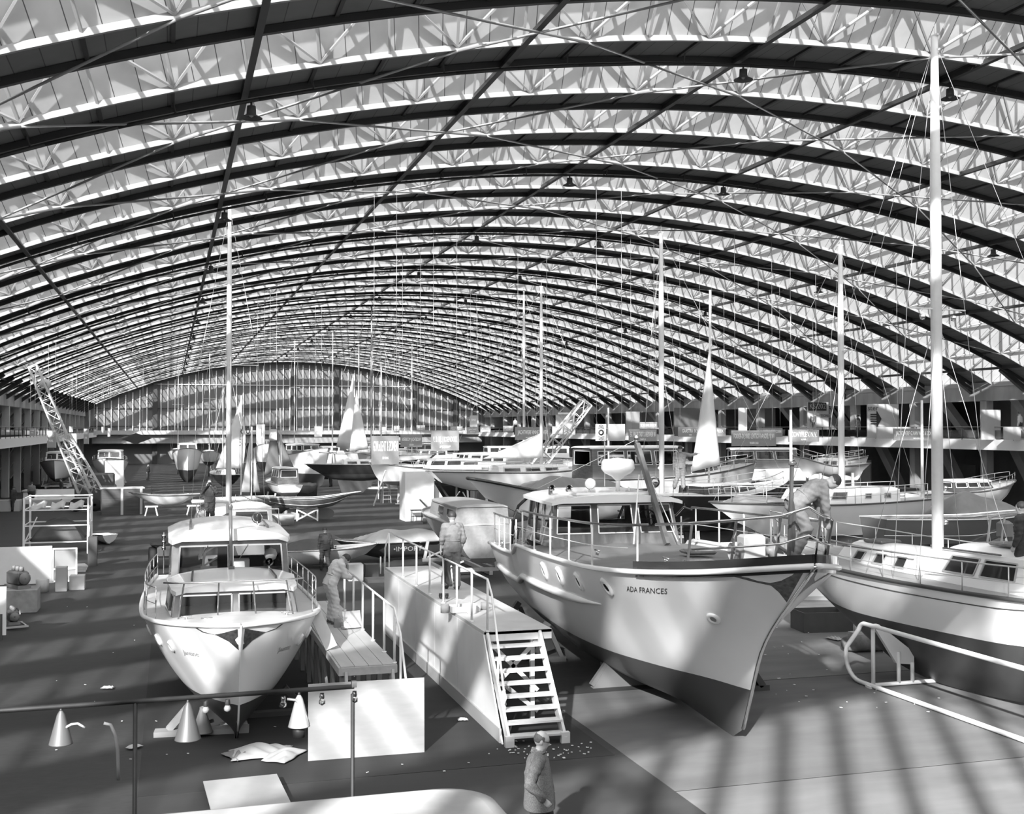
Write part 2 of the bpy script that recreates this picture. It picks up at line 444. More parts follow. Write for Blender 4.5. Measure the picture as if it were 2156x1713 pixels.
class Boat:
    def __init__(s, name, label, cat, loc, rz, L, B, zs, zk, wl, stem, stern=((0, 0), (1, 0)), f=None, a=None, mats=(None, None), group=None, nt=36, deck=DECKL, bw=.06, rub=None, rubr=.035, transom=.75, hull=True, tumble=0.):
        s.root = T(name, label, cat, loc, rz, group); s.L = L; s.B = B
        s.zs = curve(zs); s.zk = curve(zk); s.stem = curve(stem); s.st = curve(stern); s.bwd = bw
        s.f = curve(f or [(0, transom), (.2, transom+.75*(1-transom)), (.45, 1), (.62, .97), (.78, .80), (.9, .48), (.97, .18), (1, .004)])
        s.a = curve(a or [(0, .35), (.5, .42), (.75, .65), (.9, .95), (1, 1.05)])
        s.wl = curve(wl) if isinstance(wl, (list, tuple)) else (lambda t: wl)
        m = MB(); top, bot = mats
        for sd in (-1, 1):
            G = []
            for i in range(nt+1):
                t = 1-(1-i/nt)**1.25 if False else i/nt
                t = .5*(t+(.5-.5*cos(pi*t)))
                zk_, zs_ = s.zk(t), s.zs(t); uw = min(max((s.wl(t)-zk_)/(zs_-zk_), .02), .98)
                us = [uw*j/5 for j in range(6)]+[uw+(1-uw)*j/9 for j in range(1, 10)]
                G.append([s.P(t, u, sd) for u in us])
            o = len(m.v); m.v += [tuple(p) for r in G for p in r]; nc = len(G[0])
            for i in range(nt):
                for j in range(nc-1):
                    f_ = (o+i*nc+j, o+i*nc+j+1, o+(i+1)*nc+j+1, o+(i+1)*nc+j)
                    m.f.append(f_ if sd < 0 else f_[::-1]); m.m.append(1 if j < 5 else 0); m.sm.append(True)
        if s.f(1) < .1: m.grid([[s.P(1, i/12, -1) for i in range(13)], [s.P(1, i/12, 1) for i in range(13)]], smooth=False)
        # transom
        uw = (s.wl(0)-s.zk(0))/(s.zs(0)-s.zk(0)); uw = min(max(uw, .02), .98)
        us = [uw*j/5 for j in range(6)]+[uw+(1-uw)*j/9 for j in range(1, 10)]
        m.grid([[s.P(0, u, -1) for u in us], [s.P(0, u, 1) for u in us]], mi=0, smooth=False, flip=True)
        for q in range(5): m.m[-(14-q)] = 1
        s.hull = m.build('hull', [top or HULLW, bot or ANTIF], s.root)
        d = MB(); G = []
        for i in range(nt+1):
            t = i/nt; t = .5*(t+(.5-.5*cos(pi*t))); u = 1-bw/(s.zs(t)-s.zk(t))
            p = s.P(t, u, 1); w = max(p.x-.01, .005)
            G.append([Vector((w*q, p.y, p.z+.03*s.B*(1-q*q)*min(1, w/s.B*3))) for q in (-1, -.5, 0, .5, 1)])
        d.grid(G, flip=True); s.deck = d.build('deck', deck, s.root)
        if rub is not None:
            r = MB()
            for sd in (-1, 1): r.tube([s.P(.5*(t+(.5-.5*cos(pi*t))), 1, sd, .01) for t in [i/40 for i in range(41)]], rubr, 6)
            r.build('rub_rail', rub, s.root)
    def P(s, t, u, sd=1, out=0., dz=0.):
        y0 = s.st(u); y1 = s.L-s.stem(u); zk_, zs_ = s.zk(t), s.zs(t)
        w = s.B/2*s.f(t)*(u**s.a(t) if u > 0 else 0)
        return Vector((sd*(w+out), y0+t*(y1-y0), zk_+(zs_-zk_)*u+dz))
    def N(s, t, u, sd=1):
        a = s.P(t, u, sd); b = s.P(t+.01, u, sd); c = s.P(t, u+.01, sd); n = (b-a).cross(c-a)
        if n.x*sd < 0: n = -n
        return n.normalized()
    def rail(s, t0, t1, n, h, sides=(-1, 1), m=CHROME, r=.014, mid=True, inset=.06, top=None, bow=False, lean=0.):
        for sd in sides:
            ps = []
            for i in range(n):
                t = t0+(t1-t0)*i/(n-1); b = s.P(t, 1, sd, -inset); tp = b+Vector((lean*sd, 0, h)); ps.append((b, tp))
                MB().tube([b, tp], r, 6).build('stanchion', m, s.root)
            a = MB(); T_ = [s.P(t0+(t1-t0)*i/20, 1, sd, -inset)+Vector((lean*sd, 0, h)) for i in range(21)]
            a.tube(T_, r*(1.2 if top is None else 2.0), 6); a.build('handrail', top or m, s.root)
            if mid: MB().tube([s.P(t0+(t1-t0)*i/20, 1, sd, -inset)+Vector((lean*sd*.5, 0, h*.5)) for i in range(21)], r*.7, 5).build('guard_wire', m, s.root)
    def porthole(s, t, u, sd, rx=.13, ry=.13, ring=CHROME):
        c = s.P(t, u, sd); n = s.N(t, u, sd); M = n.to_track_quat('Z', 'Y').to_matrix().to_4x4() @ Matrix.Diagonal((ry/.1, rx/.1, 1, 1))
        up = (M @ Vector((0, 1, 0))).normalized()
        m = MB(); m.lathe([(.05, .03), (.075, .045), (.1, .04), (.112, .02), (.115, -.01)], c, 18, M, 0); m.lathe([(0, .034), (.05, .03)], c, 18, M, 1)
        m.build('porthole', [ring, CHROME], s.root)
def house(root, y0, y1, w0, w1, z0, z1, fr=.15, br=.0, tum=.06, mats=(WHITE, WHITE), roof=True, over=.06, rt=.05, name='cabin', side=(), front=(), back=(), glass=DARKGL, camb=.06, frame=None, see=False, zr=None, th=.04):
    # y0 aft, y1 forward; w0,w1 half widths; fr forward rake ; windows (u0,u1,v0,v1)
    m = MB(); zr = zr or z1
    A = lambda sd, y, w: Vector((sd*w, y, z0 if not callable(z0) else z0(y)))
    Bf = {}
    bl, br_, = A(-1, y0, w0), A(1, y0, w0); fl_, fr_ = A(-1, y1, w1), A(1, y1, w1)
    up = lambda p, dy, zt: Vector((p.x*(1-tum/max(.1, abs(p.x))), p.y+dy, zt))
    tbl, tbr, tfl, tfr = up(bl, br, z1), up(br_, br, z1), up(fl_, -fr, zr), up(fr_, -fr, zr)
    walls = [(fl_, bl, tbl, tfl, [(1-h[1], 1-h[0], h[2], h[3]) for h in side], True), (br_, fr_, tfr, tbr, list(side), True), (fr_, fl_, tfl, tfr, list(front), False), (bl, br_, tbr, tbl, list(back), False)]
    # side windows are given from aft (0) to forward (1)
    walls[0] = (bl, fl_, tfl, tbl, list(side), True)
    wins = []
    for (a, b, c, d, hs, sdw) in walls:
        n = (b-a).cross(d-a).normalized(); ctr = (a+b+c+d)/4; mid = (bl+br_+fl_+fr_)/4
        out = n if n.dot(ctr-Vector((0, mid.y, ctr.z))) > 0 else -n
        m.quadwall(a, b, c, d, hs, th, 0, inward=-out)
        pt = lambda u, v: (a*(1-u)+b*u)*(1-v)+(d*(1-u)+c*u)*v
        for h in hs:
            q = [pt(h[0], h[2]), pt(h[1], h[2]), pt(h[1], h[3]), pt(h[0], h[3])]
            w = MB()
            for i in range(4): w.bar(q[i]+out*.008, q[(i+1) % 4]+out*.008, .03, .03, up=out, mi=0)
            w.slab([p-out*.012 for p in q], .006, out, 1); wins.append(w)
    cab = m.build(name, mats[0], root)
    for w in wins: w.build('window', [frame or CHROME, glass], root)
    if roof:
        r = MB(); G = []; y_a, y_b = y0+br-over, y1-fr+over*1.6; N = 8
        ws = (abs(tbl.x)+over, abs(tfl.x)+over)
        prof = []
        for i in range(N+1):
            v = i/N; y = y_a+(y_b-y_a)*v; w = ws[0]+(ws[1]-ws[0])*v
            e = min(v, 1-v)*N; inset = .12 if e < .01 else 0.
            z = z1+(zr-z1)*v
            row = []
            for j in range(-6, 7):
                q = j/6; row.append(Vector(((w-inset*.6)*sin(q*pi/2) if abs(q) == 1 else (w-inset*.6)*q, y, z+rt+camb*(1-q*q)-(.5*rt if abs(j) == 6 else 0)-inset*.1)))
            G.append(row)
        r.grid(G, flip=True)
        Gb = [[Vector((p.x, p.y, min(p.z-rt, z1+(zr-z1)*i/N if True else 0))) for p in row] for i, row in enumerate(G)]
        r.grid(Gb)
        rim = [G[0][j] for j in range(13)]+[G[i][12] for i in range(1, N+1)]+[G[N][j] for j in range(11, -1, -1)]+[G[i][0] for i in range(N-1, 0, -1)]
        rb = [Gb[0][j] for j in range(13)]+[Gb[i][12] for i in range(1, N+1)]+[Gb[N][j] for j in range(11, -1, -1)]+[Gb[i][0] for i in range(N-1, 0, -1)]
        k = len(rim); o = len(r.v); r.v += [tuple(p) for p in rim+rb]
        for i in range(k): r.f.append((o+i, o+k+i, o+k+(i+1) % k, o+(i+1) % k)); r.m.append(0); r.sm.append(False)
        r.build(name+'_roof' if name != 'cabin' else 'cabin_roof', mats[1], root)
    return cab
def mast(root, x, y, z0, z1, r=.07, m=ALU, spread=((.6, .8),), stays=(), name='mast', top=True, wires=True, hb=None, furl=None):
    a = MB(); a.tube([(x, y, z0), (x, y, z0+(z1-z0)*.7), (x, y, z1)], [r, r*.95, r*.6], 12)
    if top: a.box((x, y, z1+.04), (.05, .22, .04)); a.tube([(x, y, z1), (x, y, z1+.3)], .008, 4)
    mo = a.build(name, m, root)
    for (q, w) in spread:
        z = z0+(z1-z0)*q; s_ = MB(); s_.bar((x-w, y, z+.02), (x+w, y, z+.02), .05, .03); s_.build('spreader', m, mo)
        if wires:
            for sd in (-1, 1):
                MB().tube([(x, y, z1-.15), (x+sd*w, y, z), (x+sd*w*1.25, y-.25, z0-.4)], .007, 4).build('shroud', WIRE, root)
                MB().tube([(x, y, z-.1), (x+sd*w*1.2, y+.4, z0-.4)], .007, 4).build('shroud', WIRE, root)
    for p in stays: MB().tube([(x, y, z1-.1), p], .007, 4).build('stay', WIRE, root)
    return mo
def cradle(loc, rz, w, h, L, label, cat='stand', m=TIMBER, name='boat_cradle', group=None, n=2):
    r = T(name, label, cat, loc, rz, group)
    for sd in (-1, 1):
        MB().box((sd*w*.35, 0, .08), (.14, L, .14)).build('runner', m, r)
    for i in range(n):
        y = -L/2+.15+(L-.3)*i/max(1, n-1)
        MB().box((0, y, .22), (w, .14, .14)).build('crossbeam', m, r)
        for sd in (-1, 1):
            MB().bar((sd*w*.46, y, .28), (sd*w*.40, y, h), .12, .10).build('post', m, r)
            MB().bar((sd*w*.46, y+.07, .28), (sd*w*.12, y+.07, h*.55), .08, .06).build('brace', m, r)
    return r
def trestle(loc, rz, w, h, label, m=WHITE, group=None):
    r = T('trestle', label, 'trestle', loc, rz, group)
    MB().box((0, 0, h-.05), (w, .12, .1)).build('top_beam', m, r)
    for sx in (-1, 1):
        for sy in (-1, 1): MB().bar((sx*w*.3, 0, h-.08), (sx*w*.48, sy*h*.4, 0.01), .07, .05).build('leg', m, r)
    return r
# ---------------- motor yacht ADA FRANCES ----------------
MAHOG = mat('mahogany_joinery', .10, .25, coat=.5, noise=.25, scale=6, stretch=(1, 1, .3))
b2 = Boat('motor_yacht', 'large white motor yacht lettered ADA FRANCES with dark wheelhouse, propped beside the white-panelled platform', 'yacht',
          (10.6, 31.3, 0), pi-.05, 15.2, 4.75,
          zs=[(0, 2.45), (.285, 2.62), (.29, 2.84), (.5, 2.92), (.72, 3.02), (.88, 3.22), (1, 3.5)],
          zk=[(0, .75), (.3, .45), (.6, .2), (.85, .06), (1, .004)],
          wl=[(0, 1.25), (.4, 1.08), (1, 1.02)],
          stem=[(0, 3.1), (.05, 2.75), (.12, 2.6), (.27, 2.35), (.5, 1.95), (.66, 1.45), (.8, .85), (.95, .2), (1, 0)],
          f=[(0, .80), (.2, .92), (.45, 1), (.65, .985), (.8, .83), (.9, .54), (.965, .23), (1, .004)],
          a=[(0, .30), (.5, .34), (.7, .48), (.85, .78), (.95, 1.1), (1, 1.1)],
          mats=(HULLW, mat('grey_antifouling', .085, .4, coat=.2, noise=.08, scale=1)), deck=mat('grey_deck_canvas', .15, .6, noise=.08, scale=3), rub=GLOSSW, rubr=.05, nt=60, bw=.10)
R2 = b2.root
# bulwark strake (dark varnish) round the bow
m = MB()
for sd in (-1, 1):
    G = []
    for i in range(25):
        t = .80+.2*i/24
        o = b2.P(t, 1, sd, 0); G.append([o+Vector((0, 0, .03)), o+Vector((0, 0, .19)), o+Vector((-sd*.05, 0, .19)), o+Vector((-sd*.05, 0, -.1))])
    m.grid(G, smooth=False)
m.build('toe_rail', mat('dark_varnish', .035, .15, coat=.6), R2)
# spray rail along the side
m = MB()
for sd in (-1, 1):
    pts = [b2.P(t, curve([(0, .62), (.3, .66), (.6, .70), (.74, .72)])(t), sd, 0) for t in [.02+.70*i/24 for i in range(25)]]
    m.tube(pts, [.09]*22+[.07, .04, .012], 8)
m.build('side_moulding', HULLW, R2)
for t, u in ((.49, .85), (.57, .855), (.655, .865), (.74, .87)): b2.porthole(t, u, 1, .19, .12, GLOSSW)
b2.porthole(.925, .70, 1, .13, .12, GLOSSW)
for t, u in ((.49, .85), (.57, .855), (.655, .865), (.74, .87)): b2.porthole(t, u, -1, .19, .12, GLOSSW)
# name lettering on the bow
LET = mat('black_lettering', .04, .5)
def hulltext(b, name, s, t0, t1, u, sd, size, m, out=.006):
    a = b.P(t0, u, sd); c = b.P(t1, u, sd); n = b.N((t0+t1)/2, u, sd)
    fwd = (c-a).cross(Vector((0, 0, 1))).dot(n) > 0      # painted letters follow the plating
    o = text_part(name, s, 1, m, b.root, (0, 0, 0), (0, 0, 0), ext=0)
    xs = [v.co.x for v in o.data.vertices]; ys = [v.co.y for v in o.data.vertices]; x0, x1 = min(xs), max(xs); y0, y1 = min(ys), max(ys)
    for v in o.data.vertices:
        q = (v.co.x-x0)/(x1-x0); t = t0+(t1-t0)*(q if fwd else 1-q); k = ((v.co.y-y0)/(y1-y0)-.5)*size
        uu = u+k/(b.zs(t)-b.zk(t)); v.co = b.P(t, uu, sd)+b.N(t, uu, sd)*out
    return o
o = hulltext(b2, 'name_lettering', 'ADA FRANCES', .785, .857, .875, 1, .12, LET)
# bow eagle ornament
m = MB()
for sd in (-1, 1):
    pts = [b2.P(t, u, sd, .012) for t, u in ((.995, .97), (.93, .975), (.955, .93), (.975, .90), (.985, .86), (.998, .80))]
    m.add(pts, [tuple(range(6)) if sd < 0 else tuple(range(5, -1, -1))])
m.build('bow_ornament', mat('carved_bronze', .10, .35, metal=.6, noise=.4, scale=14), R2)
m = MB(); pts = [b2.P(1, u, 1)+Vector((0, .03, 0)) for u in [i/14 for i in range(1, 15)]]; 
m.tube(pts, [.035]*len(pts), 6); m.build('stem_band', CHROME, R2)
# wheelhouse
SIDEW = [(.06, .30, .30, .93), (.36, .58, .06, .95), (.64, .93, .42, .93)]
wh = house(R2, 2.7, 5.6, 1.55, 1.62, 2.82, 3.92, fr=.30, br=.1, tum=.12, mats=(MAHOG, GLOSSW), over=.22, rt=.07, name='wheelhouse', camb=.14, zr=3.90,
           side=SIDEW, front=[(.03, .30, .32, .93), (.36, .64, .32, .93), (.70, .97, .32, .93)], back=[(.1, .4, .4, .9), (.6, .9, .4, .9)], glass=GLASS)
m = MB(); m.box((0, 4.2, 4.09), (2.0, 2.5, .09), bev=.04); m.build('roof_hatch', GLOSSW, R2)
# interior: wheel, seat, curtains
m = MB(); M = Matrix.Rotation(pi/2-.3, 4, 'X'); m.tube([Vector((-.95, 5.0, 3.45))+(M @ Vector((.24*cos(a), .24*sin(a), 0))) for a in [2*pi*i/20 for i in range(20)]], .02, 6, closed=True)
for i in range(3): a = pi*i/3; v = M @ Vector((.24*cos(a), .24*sin(a), 0)); m.tube([Vector((-.95, 5.0, 3.45))-v, Vector((-.95, 5.0, 3.45))+v], .01, 5)
m.build('steering_wheel', BLACK, R2)
MB().box((0, 5.0, 3.05), (2.8, .4, .45)).build('dashboard', MAHOG, R2)
MB().box((0, 2.95, 2.85), (2.8, .1, .1)).box((0, 3.5, 2.86), (2.9, 1.4, .06)).build('cabin_sole', DGREY, R2)
for x in (-1.35, -.1, 1.38):
    m = MB(); G = [[Vector((x+.02*sin(j*2.1), 3.2+.04*j, z)) for j in range(8)] for z in (3.0, 3.4, 3.85)]; m.grid(G); m.build('curtain', mat('cream_cloth', .6, .8), R2)
# trunk on the foredeck and aft coach
for sd in (-1, 1):
    m = MB(); m.box((sd*1.3, 4.15, 2.88), (.02, 2.0, .02)); m.build('deck_trim', CHROME, R2)
house(R2, .9, 2.6, 1.45, 1.5, 2.45, 3.05, fr=.05, br=.15, mats=(MAHOG, mat('dark_roof_canvas', .05, .5)), name='aft_cabin', side=[(.1, .45, .35, .85), (.55, .9, .35, .85)], camb=.1, over=.08)
MB().tube([(1.5, 1.0, 2.5), (1.52, 1.3, 3.2), (1.5, 1.8, 3.6), (1.45, 2.5, 3.85)], .04, 8).build('hood_hoop', BLACK, R2)
MB().tube([(-1.5, 1.0, 2.5), (-1.52, 1.3, 3.2), (-1.5, 1.8, 3.6), (-1.45, 2.5, 3.85)], .04, 8).build('hood_hoop', BLACK, R2)
# roof gear
m = MB(); m.tube([(-.45, 5.15, 4.15), (-.45, 5.15, 4.25)], .03); M = Matrix.Rotation(-pi/2, 4, 'X')
c0 = Vector((.52, 5.0, 4.34)); m.lathe([(.01, -.05), (.09, -.03), (.14, .04), (.145, .08)], c0, 20, Matrix.Rotation(-pi/2, 4, 'X')); m.lathe([(0, .06), (.13, .07)], c0, 20, Matrix.Rotation(-pi/2, 4, 'X')); m.tube([(.52, 5.0, 4.1), (.52, 5.0, 4.25)], .02)
m.build('searchlight', GLOSSW, R2)
c0 = Vector((-1.05, 5.2, 4.36)); m = MB(); m.lathe([(.0, -.12), (.08, -.08), (.13, 0), (.15, .1), (.13, .12)], c0, 20, Matrix.Rotation(-pi/2, 4, 'X')); m.tube([(-1.05, 5.2, 4.05), (-1.05, 5.2, 4.25)], .025); m.build('searchlight', CHROME, R2)
for (x, y) in ((1.35, 4.6), (.95, 4.75)):
    m = MB(); m.lathe([(.02, -.35), (.03, -.1), (.07, 0), (.08, .02)], (x, y, 4.22), 14, Matrix.Rotation(-pi/2, 4, 'X')); m.box((x, y-.15, 4.12), (.05, .2, .15)); m.build('air_horn', CHROME, R2)
# radar
m = MB(); m.tube([(-.25, 4.9, 4.08), (-.25, 4.9, 4.5)], .055, 10); m.lathe([(.06, 4.4), (.16, 4.5), (.33, 4.58), (.40, 4.66), (.42, 4.70), (.40, 4.86), (.36, 4.92), (0, 4.96)], (-.25, 4.9, 0), 24); m.build('radar_dome', GLOSSW, R2)
# mast forward of the wheelhouse, leaning aft
m = MB(); m.bar((-1.0, 6.3, 2.95), (-.75, 4.9, 5.3), .11, .12); m.tube([(-.75, 4.88, 5.3), (-.745, 4.86, 5.42)], .05, 8)
m.build('signal_mast', MAHOG, R2)
m = MB(); m.lathe([(.05, 0), (.06, .05), (.05, .12), (.0, .15)], (-.745, 4.86, 5.38), 10); m.build('masthead_light', CHROME, R2)
MB().tube([(-.05, 6.6, 3.0), (-.62, 5.4, 4.55)], .02, 6).build('mast_strut', GLOSSW, R2)
MB().tube([(-1.3, 6.2, 3.0), (-.82, 5.2, 4.8)], .012, 6).build('mast_strut', GLOSSW, R2)
m = MB(); m.bar((-.28, 5.0, 4.78), (-1.35, 4.9, 4.85), .025, .02); m.build('yard', DGREY, R2)
MB().tube([(-.745, 4.86, 5.4), (1.2, 2.6, 4.1)], .006, 4).build('aerial', WIRE, R2)
# rails: white stanchions with dark wooden top rail
for sd in (-1, 1):
    ts = [.03, .10, .165, .225, .28, .335, .42, .51, .60, .69, .80]
    for t in ts:
        b = b2.P(t, 1, sd, -.09); MB().tube([b, b+Vector((0, 0, .82))], .022, 8).tube([b, b+Vector((0, 0, .02))], .05, 8).build('stanchion', GLOSSW, R2)
    T_ = [b2.P(.02+.30*i/10, 1, sd, -.09)+Vector((0, 0, .84 if i < 10 else .78)) for i in range(11)]
    MB().tube(T_, .026, 8).build('handrail', MAHOG, R2)
    T_ = [b2.P(.32+.50*i/20, 1, sd, -.09)+Vector((0, 0, .84)) for i in range(21)]
    MB().tube(T_, .026, 8).build('handrail', MAHOG, R2)
    MB().tube([b2.P(.03+.75*i/20, 1, sd, -.09)+Vector((0, 0, .42)) for i in range(21)], .009, 5).build('guard_wire', GLOSSW, R2)
# bow pulpit
tp = [b2.P(t, 1, 1, -.12)+Vector((0, 0, .84)) for t in (.83, .88, .93, .97)]; tp += [Vector((0, 15.0, 4.42))]; tp += [b2.P(t, 1, -1, -.12)+Vector((0, 0, .84)) for t in (.97, .93, .88, .83)]
MB().tube(tp, .026, 8).build('pulpit_rail', CHROME, R2)
tp2 = [p-Vector((0, 0, .45)) for p in tp[1:-1]]; MB().tube(tp2, .018, 8).build('pulpit_rail', CHROME, R2)
for q in (1, 2, 3, 5, 6, 7):
    b = tp[q]-Vector((0, .25, .86)); MB().bar(b, tp[q], .035).build('pulpit_leg', MAHOG if q in (1, 7) else CHROME, R2)
m = MB(); m.bar((0, 14.3, 3.35), (0, 14.45, 5.1), .05); m.lathe([(.06, 0), (.075, .03), (.06, .06)], (0, 14.45, 5.08), 10); m.build('jackstaff', MAHOG, R2)
m = MB(); G = [[Vector((.02*sin(3*j+i), 14.38+.05*j+.02*sin(i*2), 4.55-.17*i-.03*j)) for j in range(4)] for i in range(6)]; m.grid(G); m.build('ensign', mat('grey_bunting', .12, .9), R2)
# windlass, cleats, vents
m = MB(); m.box((0, 12.9, 3.52), (.42, .32, .55), bev=.04); m.build('windlass', LGREY, R2)
for sd in (-1, 1): MB().lathe([(.16, 0), (.08, .04), (.07, .12), (.15, .16), (.16, .18)], (sd*.21, 12.9, 3.5), 14, Matrix.Rotation(sd*pi/2, 4, 'Y')).build('windlass_drum', STEEL, R2)
for (x, y) in ((1.35, 12.2), (-1.35, 12.2), (1.75, 9.4), (-1.75, 9.4), (1.9, 1.6), (.35, 14.2), (-.35, 14.2)):
    z = 3.1+max(0, y-9)*.05 if y > 3 else 2.56
    MB().tube([(x, y-.14, z+.07), (x, y+.14, z+.07)], .02, 6).tube([(x, y-.05, z-.02), (x, y-.05, z+.07)], .018, 6).tube([(x, y+.05, z-.02), (x, y+.05, z+.07)], .018, 6).build('cleat', CHROME, R2)
for (x, y) in ((.2, 11.2), (-.5, 9.3)):
    MB().box((x, y, 3.1), (.6, .6, .08), bev=.03).build('deck_hatch', MAHOG, R2)
# shores below
for (x, y, s_, lb) in ((8.6, 26.6, 1, 'amidships on the platform side'), (12.3, 26.6, -1, 'amidships on the side away from the platform'), (8.9, 30.0, 1, 'near the stern on the platform side'), (12.0, 22.4, -1, 'near its bow, away from the platform')):
    r = T('hull_prop', 'dark triangular timber prop under the ADA FRANCES '+lb, 'prop', (x, y, 0), 0, 'props under the ADA FRANCES')
    MB().bar((-.5*s_, 0, .06), (.7*s_, 0, .06), .16, .12).build('foot', DGREY, r); MB().bar((-.35*s_, 0, .1), (.25*s_, 0, .95), .16, .14).build('strut', DGREY, r); MB().bar((.6*s_, 0, .1), (.28*s_, 0, .8), .12, .1).build('strut', DGREY, r)
r = T('hull_prop', 'pale sloping timber wedge under the forward keel of the ADA FRANCES', 'prop', (9.6, 23.6, 0))
MB().slab([(-.7, 0, 0), (1.0, 0, 0), (.5, 0, .34), (-.2, 0, .75)], .18, (0, 1, 0)).build('wedge_board', mat('wedge_grey', .16, .7), r); MB().bar((-.2, .09, .7), (-.7, .09, .05), .12).build('strut', mat('wedge_grey', .16), r)
r = T('keel_block', 'squat wooden block under the keel of the ADA FRANCES amidships', 'block', (10.3, 25.5, 0)); MB().box((0, 0, .11), (.9, .3, .2), bev=.02).build('block', TIMBER, r)

# ---------------- small motor cruiser ----------------
b1 = Boat('motor_cruiser', 'white two-cabin motor cruiser with bow facing forward, its forefoot resting by the leaning chipboard trestle', 'motor boat',
          (1.2, 30.6, 0), pi, 10.2, 3.5,
          zs=[(0, 1.95), (.4, 1.98), (.7, 2.08), (1, 2.28)], zk=[(0, .55), (.5, .3), (.8, .12), (1, .004)], wl=[(0, .95), (.6, .8), (1, .76)],
          stem=[(0, 1.15), (.1, .95), (.33, .62), (.6, .35), (.85, .1), (1, 0)],
          f=[(0, .86), (.3, .98), (.5, 1), (.7, .97), (.83, .84), (.92, .60), (.97, .34), (1, .004)],
          a=[(0, .34), (.5, .40), (.75, .46), (.9, .60), (.97, .85), (1, 1.0)], mats=(HULLW, ANTIF), deck=DECKL, rub=GLOSSW, rubr=.045, nt=50, bw=.02)
R1 = b1.root
for t, u in ((.80, .80), (.87, .78)): b1.porthole(t, u, 1, .11, .06, GLOSSW); b1.porthole(t, u, -1, .11, .06, GLOSSW)
b1.porthole(.66, .80, 1, .11, .06, GLOSSW)
hulltext(b1, 'name_script', 'Jantine', .905, .945, .74, 1, .12, mat('grey_lettering', .3, .5))
hulltext(b1, 'name_script', 'Jantine', .905, .945, .74, -1, .12, MATS['grey_lettering'])
m = MB()
for sd in (-1, 1):
    pts = [b1.P(t, u, sd, .012) for t, u in ((.998, .97), (.955, .975), (.965, .94), (.98, .92), (.99, .87), (.999, .80))]
    m.add(pts, [tuple(range(6)) if sd < 0 else tuple(range(5, -1, -1))])
m.build('bow_ornament', MATS['carved_bronze'], R1)
MB().tube([b1.P(1, u, 1)+Vector((0, .02, 0)) for u in [i/10 for i in range(1, 11)]], .02, 6).build('stem_band', GLOSSW, R1)
# skeg at the forefoot
m = MB(); m.slab([(-.03, 6.5, .0), (-.03, 8.9, .0), (-.03, 9.35, .4), (-.03, 9.2, .6), (-.03, 6.5, .5)], .06, (1, 0, 0)); m.build('keel', ANTIF, R1)
TRUNK = mat('brown_varnished_cabin', .15, .3, coat=.4, noise=.15, scale=5)
house(R1, 6.5, 8.35, 1.28, 1.16, 2.05, 2.66, fr=.12, tum=.08, mats=(TRUNK, GLOSSW), over=.07, rt=.07, name='forward_cabin', camb=.13, zr=2.62, side=[(.1, .5, .2, .85), (.56, .94, .2, .85)], front=[(.05, .47, .14, .88), (.53, .95, .14, .88)], glass=glass_mat('tinted_glass', .75, .3))
house(R1, 3.2, 6.6, 1.24, 1.22, 2.02, 3.42, fr=.22, tum=.10, mats=(TRUNK, GLOSSW), over=.10, rt=.09, name='wheelhouse', camb=.16, zr=3.40, side=[(.08, .42, .5, .92), (.47, .76, .5, .92), (.80, .96, .55, .92)], front=[(.06, .48, .50, .92), (.52, .95, .50, .92)], back=[(.1, .45, .5, .9), (.55, .9, .1, .95)], glass=GLASS)
for x in (-.75, .75): MB().bar((x, 4.4, 3.66), (x*1.05, 5.9, 3.60), .05, .06).build('grab_rail', MAHOG, R1)
for x in (-.75, .75): MB().bar((x, 6.9, 2.84), (x*1.05, 7.9, 2.80), .04, .05).build('grab_rail', MAHOG, R1)
MB().box((-.05, 5.4, 3.63), (1.35, .12, .03)).build('roof_strip', GLOSSW, R1)
m = MB(); c0 = Vector((-.58, 5.75, 3.80)); m.lathe([(0, -.10), (.08, -.06), (.12, .02), (.12, .06)], c0, 18, Matrix.Rotation(-pi/2, 4, 'X')); m.tube([(-.58, 5.75, 3.6), (-.58, 5.75, 3.72)], .02); m.build('searchlight', CHROME, R1)
m = MB(); m.lathe([(.02, -.3), (.03, -.1), (.075, 0), (.08, .015)], (-.75, 6.85, 2.98), 14, Matrix.Rotation(-pi/2, 4, 'X')); m.tube([(-.75, 6.75, 2.8), (-.75, 6.75, 2.95)], .015); m.build('air_horn', CHROME, R1)
m = MB(); m.tube([(0, 6.75, 2.78), (.02, 6.7, 4.05)], .035, 8); m.box((0, 6.78, 2.86), (.12, .1, .1)); m.lathe([(.04, 0), (.05, .05), (.03, .1)], (.02, 6.7, 4.05), 8); m.build('signal_mast', MAHOG, R1)
for x in (-.35, .45): MB().bar((x, 6.44+.0, 3.30), (x+.18, 6.52, 3.02), .015).build('windscreen_wiper', CHROME, R1)
MB().lathe([(0, -.14), (.10, -.10), (.14, 0), (.10, .10), (0, .14)], (-.85, 5.9, 3.03), 16).build('ball_fender', mat('white_vinyl', .6, .4), R1)
MB().box((-.25, 5.6, 2.82), (.35, .3, .2)).build('storage_box', WHITE, R1)
m = MB(); G = [[Vector((-1.0+.03*sin(j*2), 8.0+.03*j, z)) for j in range(7)] for z in (2.15, 2.5)]; m.grid(G); m.build('curtain', MATS['cream_cloth'], R1)
MB().box((0, 4.9, 2.1), (2.3, 3, .05)).box((0, 5.9, 2.5), (2.2, .5, .5)).build('interior', TRUNK, R1)
b1.rail(.05, .82, 9, .60, r=.012)
for sd in (-1, 1):
    for x in (.25, .75):
        MB().tube([(sd*x*1.4, 8.95-.35*x, 2.12), (sd*x*1.25, 8.55-.2*x, 2.80)], .016, 6).build('pulpit_leg', MAHOG, R1)
